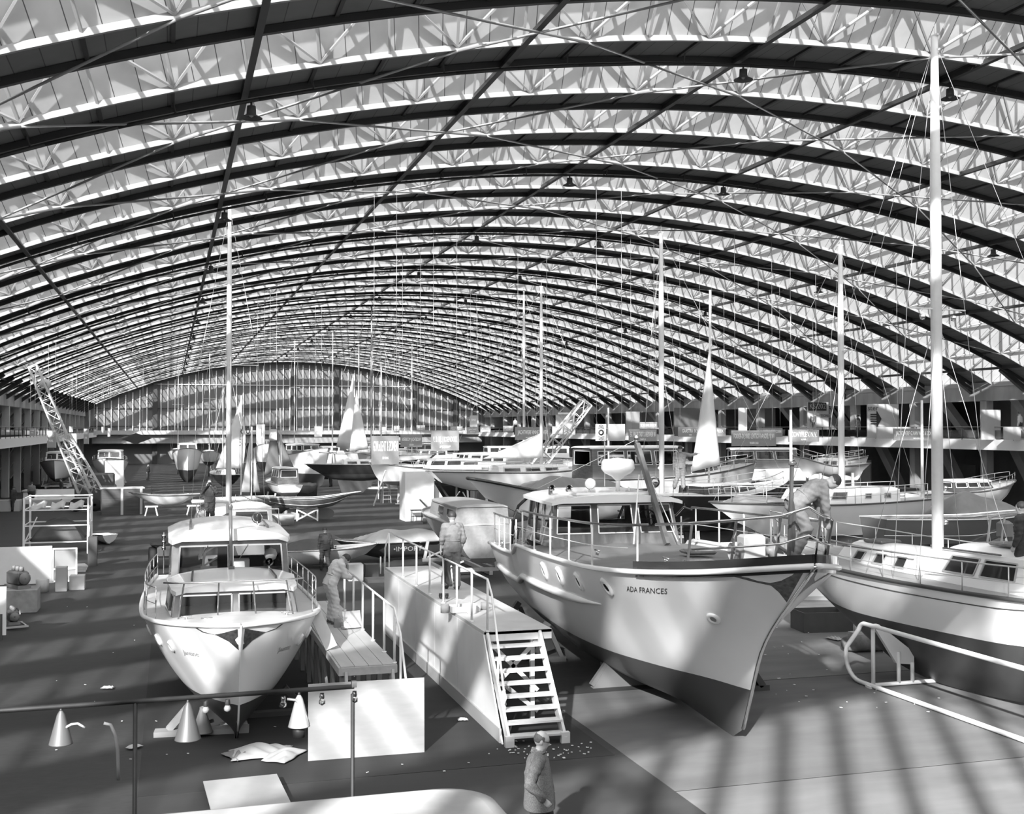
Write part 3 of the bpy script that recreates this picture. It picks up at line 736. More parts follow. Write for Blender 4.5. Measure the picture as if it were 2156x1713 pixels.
MB().tube([(-1.3, 8.0, 2.78), (-.95, 8.35, 2.8), (-.3, 8.5, 2.82), (.3, 8.5, 2.82), (.95, 8.35, 2.8), (1.3, 8.0, 2.78)], .018, 8).build('pulpit_rail', CHROME, R1)
for (x, y) in ((.55, 9.2), (-.9, 8.9), (.9, 8.9), (-.1, 9.4)): MB().tube([(x-.1, y, 2.27), (x+.1, y, 2.27)], .018, 6).tube([(x, y, 2.18), (x, y, 2.27)], .025, 6).build('cleat', CHROME, R1)
MB().tube([(-.3, 8.9, 2.2), (.3, 8.9, 2.2)], .02, 6).box((0, 8.9, 2.2), (.2, .1, .08)).build('windlass', CHROME, R1)
for z in (3.1, 3.25, 3.4): pass
m = MB()
for z in (3.05, 3.18, 3.31): m.lathe([(.0, -.05), (.045, -.03), (.045, .03), (0, .05)], (1.32, 4.2, z), 10)
m.tube([(1.32, 4.2, 2.5), (1.32, 4.2, 3.4)], .012); m.build('navigation_light', CHROME, R1)
r = T('hull_prop', 'pale grey sloping prop and conical jack under the port bow of the two-cabin cruiser', 'prop', (.35, 22.3, 0))
MB().bar((-.6, 0, .05), (1.1, -.15, .05), .3, .1).build('foot', GREY, r); MB().bar((-.35, 0, .1), (.0, 0, .50), .14, .12).build('strut', GREY, r)
MB().lathe([(.2, 0), (.18, .03), (.05, .42), (.05, .46)], (.25, -.25, .08), 16).build('jack_cone', STEEL, r)
r = T('hull_prop', 'dark sloping prop in the shadow under the cruiser beside the chipboard', 'prop', (2.3, 23.2, 0))
MB().bar((-.9, 0, .05), (.5, 0, .05), .2, .1).build('foot', DGREY, r); MB().bar((.3, 0, .1), (-.1, 0, .55), .14, .12).build('strut', DGREY, r)
r = T('keel_block', 'dark wooden block under the aft keel of the two-cabin cruiser', 'block', (1.2, 28.0, 0)); MB().box((0, 0, .2), (1.6, .4, .38)).build('block', DGREY, r)
r = T('keel_block', 'flat wooden block under the forefoot of the two-cabin cruiser', 'block', (1.2, 22.6, 0)); MB().box((0, 0, .03), (.5, .3, .05)).build('block', TIMBER, r)

# ---------------- sailing yacht with tall mast ----------------
b3 = Boat('sailing_yacht', 'white keel yacht with tall pale mast and dark bottom in a white tubular cradle', 'sailing yacht',
          (17.1, 16.2, 0), .13, 11.6, 3.1,
          zs=[(0, 2.45), (.3, 2.40), (.6, 2.45), (.85, 2.62), (1, 2.80)], zk=[(0, 1.75), (.14, .75), (.25, .10), (.45, .03), (.6, .2), (.75, .85), (.88, 1.45), (1, 1.95)],
          wl=[(0, 1.55), (.3, 1.42), (.6, 1.42), (.85, 1.55), (1, 1.7)], stem=[(0, 1.1), (.3, .75), (.7, .3), (1, 0)], stern=[(0, 1.0), (1, 0)],
          f=[(0, .55), (.25, .9), (.5, 1), (.7, .90), (.85, .6), (.95, .25), (1, .004)], a=[(0, .5), (.3, .72), (.5, .78), (.8, .72), (1, .95)],
          mats=(HULLW, ANTIF), deck=mat('grey_teak_deck', .30, .6, noise=.1, scale=5, stretch=(6, .3, 1)), rub=mat('dark_toe_rail', .05, .4), rubr=.045, nt=44, bw=.0)
R3 = b3.root
for sd in (-1, 1): MB().tube([b3.P(i/30, .90, sd, .005) for i in range(31)], .012, 4).build('cove_line', DGREY, R3)
house(R3, 3.7, 8.4, .92, .62, 2.42, 2.88, fr=.35, tum=.1, mats=(GLOSSW, GLOSSW), name='coachroof', over=-.03, rt=.03, camb=.10, side=[(.47, .55, .35, .85), (.63, .71, .35, .85), (.80, .87, .35, .85)], frame=LGREY)
house(R3, 2.3, 5.2, 1.0, .9, 2.42, 3.12, fr=.55, tum=.1, mats=(GLOSSW, GLOSSW), name='doghouse', over=-.02, rt=.03, camb=.10, side=[(.12, .46, .38, .88), (.52, .84, .38, .88)], frame=LGREY)
for sd in (-1, 1):
    MB().tube([(sd*.86, 5.4, 2.93), (sd*.72, 7.9, 2.90)], .02, 5).build('grab_rail', MAHOG, R3); MB().tube([(sd*.90, 3.0, 3.17), (sd*.84, 4.6, 3.16)], .02, 5).build('grab_rail', MAHOG, R3)
MB().box((0, 7.35, 3.02), (.62, .62, .08), bev=.03).build('deck_hatch', MAHOG, R3); MB().box((0, 3.4, 3.3), (.7, .9, .06), bev=.03).build('sliding_hatch', MAHOG, R3)
MB().lathe([(.07, 0), (.08, .05), (.16, .07), (.14, .1), (0, .1)], (.3, 5.0, 3.0), 14).build('ventilator', WHITE, R3)
mast(R3, 0, 5.6, 2.9, 14.45, .13, ALU, spread=((.47, .85),), stays=[(0, 11.4, 2.9), (0, .2, 2.6), (.0, 10.2, 2.7)], wires=False)
for sd in (-1, 1):
    MB().tube([(0, 5.6, 14.2), (sd*.85, 5.6, 8.35), (sd*1.45, 5.4, 2.5)], .009, 4).build('shroud', WIRE, R3)
    MB().tube([(0, 5.6, 8.2), (sd*1.42, 6.3, 2.5)], .009, 4).build('shroud', WIRE, R3); MB().tube([(0, 5.6, 8.2), (sd*1.42, 4.7, 2.5)], .009, 4).build('shroud', WIRE, R3)
    MB().lathe([(0, -.12), (.05, -.1), (.07, 0), (.0, .02)], (sd*.45, 5.55, 8.2), 10).build('deck_light', CHROME, R3)
for z in (3.6, 4.35): MB().tube([(.13, 5.55, z), (.22, 5.55, z)], .06, 8).build('winch', CHROME, R3)
b3.rail(.12, .86, 9, .62, r=.013, m=WIRE)
MB().tube([b3.P(.88, 1, -1, -.05)+Vector((0, 0, .6)), b3.P(.96, 1, -1)+Vector((0, .1, .62)), (0, 11.7, 3.45), b3.P(.96, 1, 1)+Vector((0, .1, .62)), b3.P(.88, 1, 1, -.05)+Vector((0, 0, .6))], .018, 8).build('pulpit_rail', CHROME, R3)
for sd in (-1, 1):
    for t in (.89, .96): b = b3.P(t, 1, sd, -.04); MB().tube([b, b+Vector((0, .1, .6))], .016, 6).build('pulpit_leg', CHROME, R3)
for (x, y) in ((.2, 10.6), (-.2, 10.4)): MB().tube([(x, y, 2.72), (x, y, 2.9)], .04, 8).tube([(x-.08, y, 2.86), (x+.08, y, 2.86)], .02, 6).build('bollard', CHROME, R3)
# tubular cradle
cr = T('boat_cradle', 'white bent-tube cradle standing under the tall-masted keel yacht', 'cradle', (0, 0, 0))
TUBE = mat('white_tube_enamel', .80, .3)
for (xo) in (14.85, 17.9):
    xn = xo
    pts = [(xn+1.0*0, 14.0, .06), (xn-.05, 18, .06), (xn-.12, 22.3, .06)]
    arc = [Vector((xn-.12, 22.3+.55*sin(a), .56-.5*cos(a))) for a in [i*pi*.62/8 for i in range(1, 9)]]
    e = arc[-1]; arc2 = [Vector((xn-.12, 22.1+.25*sin(a), 1.12-.25*cos(a))) for a in [pi*.62+i*pi*.38/6 for i in range(7)]]
    pts += arc+arc2+[Vector((xn-.05, 18, 1.35)), Vector((xn, 14, 1.35))]
    MB().tube(pts, .05, 10).build('side_tube', TUBE, cr)
for y in (21.9, 16.5):
    MB().tube([(14.75, y, .06), (17.85, y, .06)], .045, 8).build('cross_tube', TUBE, cr)
    for sx in (-1, 1):
        cxm = 16.3; x = cxm+sx*1.5
        MB().tube([(x, y, .06), (x, y, 1.3)], .045, 8).build('upright', TUBE, cr)
        MB().tube([(cxm+sx*.85, y, .06), (cxm+sx*.85, y, .75)], .045, 8).build('upright', TUBE, cr); MB().tube([(cxm+sx*.5, y, .06), (cxm+sx*.5, y, .5)], .045, 8).build('upright', TUBE, cr)
        MB().slab([(cxm+sx*1.5, y, 1.38), (cxm+sx*1.35, y, 1.38), (cxm+sx*.45, y, .72), (cxm+sx*.45, y, .45), (cxm+sx*.9, y, .5), (cxm+sx*1.2, y, .95)], .1, (0, 1, 0)).build('hull_pad', WHITE, cr)
        MB().box((x, y, .03), (.28, .2, .06)).build('foot', WHITE, cr)

# ---------------- white-panelled viewing platform with stairs ----------------
pf = T('viewing_platform', 'long white-panelled platform with tubular rail and open stair beside the ADA FRANCES', 'platform', (5.78, 21.2, 0))
PANW = mat('white_panel_paint', .66, .5, noise=.06, scale=1.2)
PL = 10.6; pw = 1.35; pz = 1.8
MB().box((pw/2, PL/2, pz-.03), (pw, PL, .06)).build('deck_boards', mat('grey_platform_boards', .50, .6, noise=.08, scale=2), pf)
for i in range(5):
    y0 = PL*i/5; MB().box((0, y0+PL/10, pz/2-.02), (.03, PL/5-.02, pz-.1)).build('side_panel', PANW, pf)
MB().slab([(0, 0, 0), (0, 0, pz-.05), (0, -1.30, 0)], .03, (-1, 0, 0)).build('stair_side_panel', PANW, pf)
MB().box((-.03, PL/2-.6, .13), (.04, PL+1.2, .26)).build('plinth', mat('grey_plinth', .36, .6), pf)
MB().box((pw/2, .02, pz-.10), (pw, .04, .18)).build('front_fascia', PANW, pf)
MB().box((pw/2, PL, pz/2), (pw, .04, pz)).build('end_panel', PANW, pf)
for x in (.05, 1.1): MB().bar((x, -1.48, .05), (x, 0.03, pz-.08), .05, .2).build('stringer', PANW, pf)
for i in range(8):
    z = .17+.195*i; y = -1.42+.185*i*1.0; MB().box((.575, y, z), (1.06, .24, .035)).build('tread', mat('pale_stair_tread', .62, .6, noise=.06), pf)
for x in (.05, 1.1): MB().box((x, -1.5, .1), (.16, .1, .2)).build('stair_foot', PANW, pf)
for (a, b) in (((.1, .1, 1.6), (1.1, .1, .6)), ((.1, .1, .6), (1.1, .1, 1.6)), ((.1, .1, 1.0), (1.1, .1, .2))): MB().bar(a, b, .08, .03, up=(0, 1, 0)).build('cross_brace', PANW, pf)
MB().box((1.0, .15, .85), (.08, .08, 1.7)).build('inner_post', PANW, pf)
ys = [0, 1.2, 2.45, 3.7, 5.1, 6.6, 8.3, 10.3]
for y in ys: MB().tube([(.06, y, pz-.02), (.06, y, pz+1.0)], .024, 8).tube([(.06, y, pz), (.06, y, pz+.025)], .05, 8).build('rail_post', GLOSSW, pf)
MB().tube([(.06, 10.3, pz+1.0), (.06, 0, pz+1.0), (.06, -.3, pz+.75), (.06, -1.1, .95), (.06, -1.25, .82), (.06, -1.22, .70), (.06, -1.1, .78), (.06, -1.02, .9)], .022, 8).build('handrail', GLOSSW, pf)
MB().tube([(.06, 10.3, pz+1.0), (.06, 10.9, pz+.5), (.06, 10.95, .1)], .022, 8).build('handrail', GLOSSW, pf)
MB().tube([(.06, -.75, .5), (.06, -.72, 1.4)], .022, 8).tube([(.06, -1.2, .1), (.06, -1.15, .95)], .022, 8).build('rail_post', GLOSSW, pf)
# second work dock beside the cruiser
dk = T('work_dock', 'low planked work stage with white tubular rail beside the two-cabin cruiser', 'platform', (2.95, 20.7, 0))
dz = 1.40
for i in range(4): MB().box((.14+.255*i, 4, dz-.02), (.245, 8, .04)).build('plank', mat('worn_planks', .40, .65, noise=.12, scale=3, stretch=(1, .2, 1)), dk)
MB().box((.5, .0, dz-.09), (1.05, .05, .14)).box((0, 4, dz-.09), (.05, 8, .14)).box((1.02, 4, dz-.09), (.05, 8, .14)).build('edge_board', mat('dock_board', .42, .6, noise=.1), dk)
for y in (.15, 1.4, 2.7, 4.0, 5.3, 6.6, 7.9):
    for x in (.06, .96): MB().box((x, y, (dz-.1)/2), (.09, .09, dz-.1)).build('leg', mat('dock_leg', .25, .7), dk)
for y in (.15, 1.4, 2.7, 4.0, 5.3): MB().bar((.03, y, .2), (.03, y+1.2, 1.1), .05, .03).build('brace', MATS['dock_leg'], dk)
for y in (.05, 1.1, 2.35, 3.65, 4.95, 6.3): MB().tube([(1.0, y, dz-.02), (1.0, y, dz+1.0)], .024, 8).tube([(1.0, y, dz), (1.0, y, dz+.025)], .045, 8).build('rail_post', GLOSSW, dk)
MB().tube([(1.0, 6.3, dz+1.0), (1.0, .05, dz+1.0), (1.05, -.25, dz+.6), (1.1, -.75, .9), (1.12, -.8, .2)], .022, 8).build('handrail', GLOSSW, dk)
MB().tube([(1.05, -.3, .05), (1.05, -.27, dz+.6)], .022, 8).build('rail_post', GLOSSW, dk)
for x in (.1, .95): MB().bar((x, -.02, dz-.1), (x, -.45, .02), .05, .14).build('stringer', MATS['dock_board'], dk)
for i in range(4): MB().box((.52, -.12-.08*i, 1.1-.27*i), (.9, .2, .03)).build('tread', MATS['dock_board'], dk)
# plank leaning against the cruiser's rub rail
o = MB().bar((3.02, 22.35, 1.43), (2.72, 22.75, 2.12), .24, .04, up=(0, -1, .3)).build('leaning_plank', TIMBER); tag(o, 'short pale plank propped between the work stage and the cruiser', 'plank')
o = MB().box((0, 0, 0), (.40, .03, .36)).build('panel_offcut', TIMBER, loc=(3.75, 24.55, 1.6)); o.rotation_euler = (radians(-18), 0, .2); tag(o, 'square pale board leaning on the work stage rail behind the painter', 'board')
# plywood board and sheets
PLY = mat('plywood_face', .40, .5, noise=.07, scale=2.2, stretch=(1, 1, 5))
o = MB().box((0, 0, .65), (2.02, .02, 1.30)).build('plywood_sheet', PLY, loc=(3.3, 19.85, 0.005)); o.rotation_euler = (radians(-1), 0, -.02); tag(o, 'blank plywood sheet standing upright in front of the low work stage', 'board')
o = MB().box((0, 0, 0), (1.15, 1.9, .02)).build('plywood_sheet', PLY, loc=(1.15, 17.9, .115)); o.rotation_euler = (0, 0, .05); tag(o, 'plywood sheet lying flat behind the booth roof, near the crumpled paper', 'board')
o = MB().box((0, 0, 0), (.3, 1.6, .08)).build('bearer', TIMBER, loc=(1.15, 17.9, .04)); tag(o, 'low timber bearer under the flat plywood sheet', 'timber')
# ---------------- people ----------------
SKIN = mat('skin', .36, .55, noise=.05, scale=20); HAIRD = mat('dark_hair', .03, .6, noise=.3, scale=60); HAIRG = mat('grey_hair', .07, .6, noise=.3, scale=60)
CL_OVER = mat('light_overall', .19, .9, noise=.14, scale=14, bump=.5); CL_WHITE = mat('white_overall', .52, .85, noise=.08, scale=14); CL_DARK = mat('dark_suit', .035, .8, noise=.15, scale=14)
CL_TWEED = mat('grey_tweed', .11, .9, noise=.35, scale=70); SHOE = mat('black_leather', .02, .3)
def V3(*a): return Vector(a)
def person(label, loc, rz, J, mats, vox=.016, hair='full', extra=(), h=1.0, group=None, glasses=False):
    # J: joint dict in local metres, figure faces +y ; mats: dict skin, top, bottom, shoe, hair
    root = T('person', label, 'person', loc, rz, group)
    prim = []    # (p0,r0,p1,r1,mat)
    fat = {'top': 1.16, 'bottom': 1.14, 'shoe': 1.1, 'skin': 1.04}
    def cap(a, ra, b, rb, m): k_ = fat[m] if ra > .02 else 1; prim.append((Vector(a), ra*k_, Vector(b), rb*k_, m))
    pel, che, nek, hd = [Vector(J[k]) for k in ('pelvis', 'chest', 'neck', 'head')]
    up = (che-pel).normalized(); sdv = Vector(J.get('side', (1, 0, 0))); fw = up.cross(sdv)*-1
    for sx in (-1, 1):
        hip = pel+sdv*sx*.085-up*.03; ribs = che+sdv*sx*.095-up*.07; waist = (pel*.45+che*.55)+sdv*sx*.075-up*.06
        cap(hip, .112, waist, .10, 'bottom'); cap(waist, .10, ribs, .118, 'top'); cap(ribs, .118, che+sdv*sx*.12+up*.05, .085, 'top')
    cap(pel, .12, pel+up*.10, .115, 'bottom'); cap(pel+up*.1, .11, che, .12, 'top'); cap(che+up*.08, .075, nek, .058, 'top'); cap(nek, .055, hd-(hd-nek)*.25, .055, 'skin')
    hup = (hd-nek).normalized(); hf = Vector(J['look']).normalized(); hf = (hf-hup*hf.dot(hup)).normalized(); hs = hf.cross(hup)
    cap(hd+hup*.045-hf*.015, .088, hd+hup*.02-hf*.02, .085, 'skin'); cap(hd+hup*.03+hf*.02, .078, hd-hup*.055+hf*.035, .055, 'skin'); cap(hd-hup*.08+hf*.055, .032, hd-hup*.06+hf*.03, .05, 'skin')
    cap(hd+hf*.09+hup*.01, .011, hd+hf*.108-hup*.025, .016, 'skin')   # nose
    cap(hd+hf*.082-hup*.052-hs*.015, .012, hd+hf*.082-hup*.052+hs*.015, .012, 'skin')
    for sx in (-1, 1):
        cap(hd+hs*sx*.083+hup*.015-hf*.005, .016, hd+hs*sx*.085-hup*.02, .012, 'skin')   # ears
        cap(hd+hf*.078+hup*.028+hs*sx*.03, .013, hd+hf*.080+hup*.03+hs*sx*.036, .012, 'skin')
    for s_ in ('l', 'r'):
        sh, el, wr = Vector(J['sh_'+s_]), Vector(J['el_'+s_]), Vector(J['wr_'+s_]); cap(che+(sh-che)*.6+up*.03, .085, sh, .07, 'top')
        cut = J.get('sleeve', .03); cap(sh, .070, el, .056, 'top'); cap(el, .055, wr-(wr-el).normalized()*cut, .046, 'top'); cap(wr-(wr-el).normalized()*cut, .033, wr, .025, 'skin')
        hdv = Vector(J.get('hand_'+s_, (wr-el))).normalized(); pn = Vector(J.get('palm_'+s_, (1 if s_ == 'l' else -1, 0, 0))); pn = (pn-hdv*pn.dot(hdv)).normalized(); ac = hdv.cross(pn)
        k = wr+hdv*.09
        for q in (-1.5, -.5, .5, 1.5):
            cap(wr+ac*q*.012, .018, k+ac*q*.021, .0135, 'skin')
            L = (.062, .075, .07, .055)[int(q+1.5)]; curl = J.get('curl', .6)
            a = k+ac*q*.022+(hdv*cos(curl*.6)+pn*sin(curl*.6))*L*.5; b = a+(hdv*cos(curl*1.8)+pn*sin(curl*1.8))*L*.5
            cap(k+ac*q*.021, .010, a, .009, 'skin'); cap(a, .009, b, .0075, 'skin')
        tb = wr+hdv*.03-ac*.022; cap(tb, .015, tb-ac*.025+hdv*.035+pn*.012, .011, 'skin'); cap(tb-ac*.025+hdv*.035+pn*.012, .0105, tb-ac*.028+hdv*.062+pn*.03, .009, 'skin')
        hip, kn, an = pel+sdv*(.09 if s_ == 'r' else -.09)-up*.05, Vector(J['kn_'+s_]), Vector(J['an_'+s_])
        cap(hip, .10, kn, .080, 'bottom'); cap(kn, .078, an+Vector((0, 0, .05)), .072, 'bottom')
        td = Vector(J.get('toe_'+s_, (0, 1, 0))).normalized(); cap(an-td*.04+Vector((0, 0, -.03)), .043, an+td*.06+Vector((0, 0, -.04)), .038, 'shoe'); cap(an+td*.06+Vector((0, 0, -.04)), .038, an+td*.15+Vector((0, 0, -.05)), .030, 'shoe'); cap(an, .045, an+Vector((0, 0, -.03)), .045, 'shoe')
    for e in extra: cap(*e)
    me0 = bmesh.new()
    for (a, ra, b, rb, m) in prim:
        d = b-a; L = max(d.length, 1e-4); M = (d if d.length > 1e-4 else Vector((0, 0, 1))).to_track_quat('Z', 'Y').to_matrix().to_4x4(); M.translation = a
        vs = []; n = 12
        prof = [(ra*cos(t), -ra*sin(t)) for t in (pi/2*.98, pi/3, pi/6, 0)]+[(rb*cos(t), L+rb*sin(t)) for t in (0, pi/6, pi/3, pi/2*.98)]
        rings = [[me0.verts.new(M @ Vector((r*cos(2*pi*j/n), r*sin(2*pi*j/n), z))) for j in range(n)] for (r, z) in prof]
        for i in range(len(rings)-1):
            for j in range(n): me0.faces.new((rings[i][j], rings[i][(j+1) % n], rings[i+1][(j+1) % n], rings[i+1][j]))
        me0.faces.new(rings[0][::-1]); me0.faces.new(rings[-1])
    me = bpy.data.meshes.new('tmp'); me0.to_mesh(me); me0.free(); o = bpy.data.objects.new('tmp', me); sc.collection.objects.link(o)
    r = o.modifiers.new('r', 'REMESH'); r.mode = 'VOXEL'; r.voxel_size = vox; s_ = o.modifiers.new('s', 'SMOOTH'); s_.factor = .5; s_.iterations = 3
    bpy.context.view_layer.update()
    nm = bpy.data.meshes.new_from_object(o.evaluated_get(bpy.context.evaluated_depsgraph_get())); bpy.data.objects.remove(o)
    keys = ['skin', 'top', 'bottom', 'shoe']; nm.materials.clear()
    for k in keys: nm.materials.append(mats[k])
    nf = len(nm.polygons); C = np.zeros(nf*3); nm.polygons.foreach_get('center', C); C = C.reshape(-1, 3)
    best = np.full(nf, 1e9); mi = np.zeros(nf, int)
    for (a, ra, b, rb, m) in prim:
        a_, b_ = np.array(a), np.array(b); d = b_-a_; t = np.clip(((C-a_) @ d)/max(1e-9, d @ d), 0, 1); q = np.linalg.norm(C-(a_+t[:, None]*d), axis=1)-(ra+(rb-ra)*t)
        w = q < best; best[w] = q[w]; mi[w] = keys.index(m)
    nv = len(nm.vertices); P_ = np.zeros(nv*3); nm.vertices.foreach_get('co', P_); P_ = P_.reshape(-1, 3); N_ = np.zeros(nv*3); nm.vertices.foreach_get('normal', N_); N_ = N_.reshape(-1, 3)
    cl = np.zeros(nv); lv = np.zeros(len(nm.loops), int); nm.loops.foreach_get('vertex_index', lv); lt_ = np.zeros(nf, int); nm.polygons.foreach_get('loop_total', lt_); fm_ = np.repeat(mi, lt_); cl[lv[(fm_ == 1) | (fm_ == 2)]] = 1
    x_, y_, z_ = P_.T
    wv = .0065*np.sin(38*z_+9*x_+6*np.sin(7*x_+5*y_))*np.sin(13*x_+11*y_+9*z_)+.0035*np.sin(70*z_+30*x_*y_+25*y_)
    P_ = P_+N_*(cl*(wv+.004))[:, None]; nm.vertices.foreach_set('co', P_.ravel())
    nm.polygons.foreach_set('material_index', mi); nm.polygons.foreach_set('use_smooth', [True]*nf)
    nm.name = 'body'; b = bpy.data.objects.new('body', nm); sc.collection.objects.link(b); b.parent = root
    # loose upper garment
    if vox < .03:
        sp = [(pel-up*.10, .185, .15), (pel+up*.02, .195, .155), (pel*.5+che*.5-up*.02, .178, .14), (che-up*.10, .205, .15), (che+up*.02, .215, .145), (che+up*.10, .17, .11), (nek-up*.02, .075, .075)]
        bk = sdv.cross(up); G = [[c+sdv*cos(2*pi*j/28)*rx*(1+.03*sin(6*pi*j/28*2+k*1.7))+bk*sin(2*pi*j/28)*ry*(1+.03*sin(j*1.9+k)) for j in range(29)] for k, (c, rx, ry) in enumerate(sp)]
        MB().grid(G).build('loose_top', mats['top'], root)
        c = pel*.62+che*.38; MB().tube([c+sdv*cos(a)*.186+bk*sin(a)*.148 for a in [2*pi*i/24 for i in range(24)]], .012, 6, closed=True).build('waist_seam', mats['bottom'], root)
        MB().tube([nek+sdv*cos(a)*.078+bk*sin(a)*.078+up*.005 for a in [2*pi*i/16 for i in range(16)]], .016, 6, closed=True).build('collar', mats['top'], root)
    # hair
    if hair:
        m = MB(); G = []; c = hd+hup*.035-hf*.018
        for i in range(10):
            th = pi*.5*i/9*1.25; row = []
            for j in range(25):
                ph = 2*pi*j/24; fr = max(0, cos(ph)); lim = 1.0-(.42 if hair == 'full' else .75)*fr**2; t_ = min(th, pi*.5*1.25*lim)
                if hair == 'balding': t_ = pi*.28+(t_*.62)
                rr = .104 if hair == 'full' else .097
                row.append(c+hup*cos(t_)*rr+(hf*cos(ph)*.98+hs*sin(ph)*.93)*sin(t_)*rr)
            G.append(row)
        m.grid(G); m.build('hair', mats['hair'], root)
    if glasses:
        m = MB()
        for sx in (-1, 1):
            c = hd+hf*.098+hup*.02+hs*sx*.032; m.tube([c+hs*.024*cos(a)+hup*.02*sin(a) for a in [2*pi*i/12 for i in range(12)]], .003, 5, closed=True)
            m.tube([c+hs*sx*.024, hd+hs*sx*.088+hup*.02], .003, 4)
        m.build('spectacles', BLACK, root)
    return root
def stand(**k):
    J = dict(pelvis=(0, 0, .95), chest=(0, -.01, 1.32), neck=(0, 0, 1.47), head=(0, .02, 1.61), look=(0, 1, 0), sh_l=(-.185, 0, 1.40), sh_r=(.185, 0, 1.40), el_l=(-.24, -.03, 1.12), el_r=(.24, -.03, 1.12),
             wr_l=(-.25, .06, .88), wr_r=(.25, .06, .88), kn_l=(-.10, .02, .50), kn_r=(.10, .02, .50), an_l=(-.11, -.02, .08), an_r=(.11, -.02, .08))
    J.update(k); return J
def coat(root, m, pts, name='jacket'):
    G = []
    for (z, cx, cy, rx, ry) in pts: G.append([Vector((cx+rx*cos(2*pi*j/20)*(1+.04*sin(5*j)), cy+ry*sin(2*pi*j/20), z)) for j in range(21)])
    mb = MB().grid(G); return mb.build(name, m, root)
A_OVER = dict(skin=SKIN, top=CL_OVER, bottom=CL_OVER, shoe=SHOE, hair=HAIRD)
A_DARK = dict(skin=SKIN, top=CL_DARK, bottom=CL_DARK, shoe=SHOE, hair=HAIRD)
# older man walking past in front
p = person('balding man in glasses and grey tweed jacket walking past at the very bottom', (4.62, 14.3, 0), -pi/2-.25, stand(look=(.05, 1, -.12), head=(0, .05, 1.61), neck=(0, .02, 1.47), el_r=(.27, -.13, 1.14), el_l=(-.26, -.10, 1.13), wr_r=(.24, .06, .93), wr_l=(-.22, .12, .95),
           kn_l=(-.1, .16, .52), an_l=(-.1, .25, .1), kn_r=(.1, -.02, .5), an_r=(.1, -.25, .12)), dict(skin=SKIN, top=CL_TWEED, bottom=CL_DARK, shoe=SHOE, hair=HAIRG), .012, 'balding', glasses=True)
coat(p, CL_TWEED, [(1.46, 0, 0, .12, .10), (1.38, 0, 0, .21, .145), (1.2, 0, .0, .23, .175), (1.0, 0, .02, .24, .195), (.80, 0, .02, .26, .21), (.76, 0, .02, .255, .205)])
# man bending over the bow
bend = dict(pelvis=(0, -.10, .90), chest=(0, .22, 1.13), neck=(0, .36, 1.20), head=(0, .49, 1.22), look=(0, .55, -.83), sh_l=(-.18, .27, 1.16), sh_r=(.18, .27, 1.16), el_l=(-.2, .30, .88), el_r=(.2, .30, .86), wr_l=(-.12, .36, .64), wr_r=(.12, .36, .62),
            kn_l=(-.1, .06, .50), kn_r=(.1, .04, .50), an_l=(-.12, -.12, .08), an_r=(.12, -.16, .08), hand_l=(0, .1, -1), hand_r=(0, .1, -1))
p = person('man in pale overalls stooping over the bow rail of the ADA FRANCES', (10.35, 17.35, 3.43), -pi/2-.2, bend, A_OVER, .013)
p.scale = (1.1, 1.1, 1.1)
# man on the platform, back to the camera
p = person('dark-haired man in rolled-sleeve overalls seen from behind on the white platform', (6.55, 27.0, 1.8), .12, stand(an_l=(-.10, .12, .08), kn_l=(-.1, .1, .5), an_r=(.08, -.1, .08), el_l=(-.26, -.04, 1.12), el_r=(.25, -.06, 1.12), sleeve=.2), A_OVER, .014)
p.scale = (1.08, 1.08, 1.08)
# painter on the work stage
p = person('person in white overalls and cap bending over tins on the work stage', (3.45, 25.3, 1.405), -pi/2+.25, stand(pelvis=(0, -.06, .92), chest=(0, .10, 1.24), neck=(0, .2, 1.34), head=(0, .28, 1.38), look=(0, .5, -.7), sh_l=(-.18, .12, 1.29), sh_r=(.18, .12, 1.29), el_l=(-.22, .20, 1.04), el_r=(.22, .20, 1.04), wr_l=(-.10, .36, .98), wr_r=(.10, .36, 1.0)),
           dict(skin=SKIN, top=CL_WHITE, bottom=CL_WHITE, shoe=mat('grey_shoe', .1, .7), hair=HAIRD), .014)
# men in dark clothes
p = person('man in dark overalls walking away between the work stage and the white speedboat', (5.95, 46.0, 0), .15, stand(an_l=(-.1, .18, .08), kn_l=(-.1, .14, .5), an_r=(.1, -.2, .1), kn_r=(.1, -.02, .5), head=(0, .05, 1.6)), A_DARK, .02)
q = person('slim man in dark overalls standing beside the parked jeep', tuple(g(697, 1024)), .8, stand(), A_DARK, .03)
pc = at(436, 1076, 38.5)
q = person('photographer in dark pullover raising a camera, behind the mast of the two-cabin cruiser', (pc.x, pc.y, 2.1), pi-.25, stand(el_l=(-.28, .12, 1.22), el_r=(.28, .12, 1.22), wr_l=(-.08, .2, 1.50), wr_r=(.08, .2, 1.50), hand_l=(.3, .1, 1), hand_r=(-.3, .1, 1)), A_DARK, .02)
o = MB().box((0, 0, 0), (.14, .07, .09)).lathe([(.035, .03), (.03, .08)], (0, 0, 0), 12, Matrix.Rotation(-pi/2, 4, 'X')).build('camera_held', BLACK, loc=(pc.x, pc.y-.30, 2.1+1.58)); tag(o, 'small camera held up by the photographer behind the cruiser', 'camera'); o.rotation_euler.z = pi
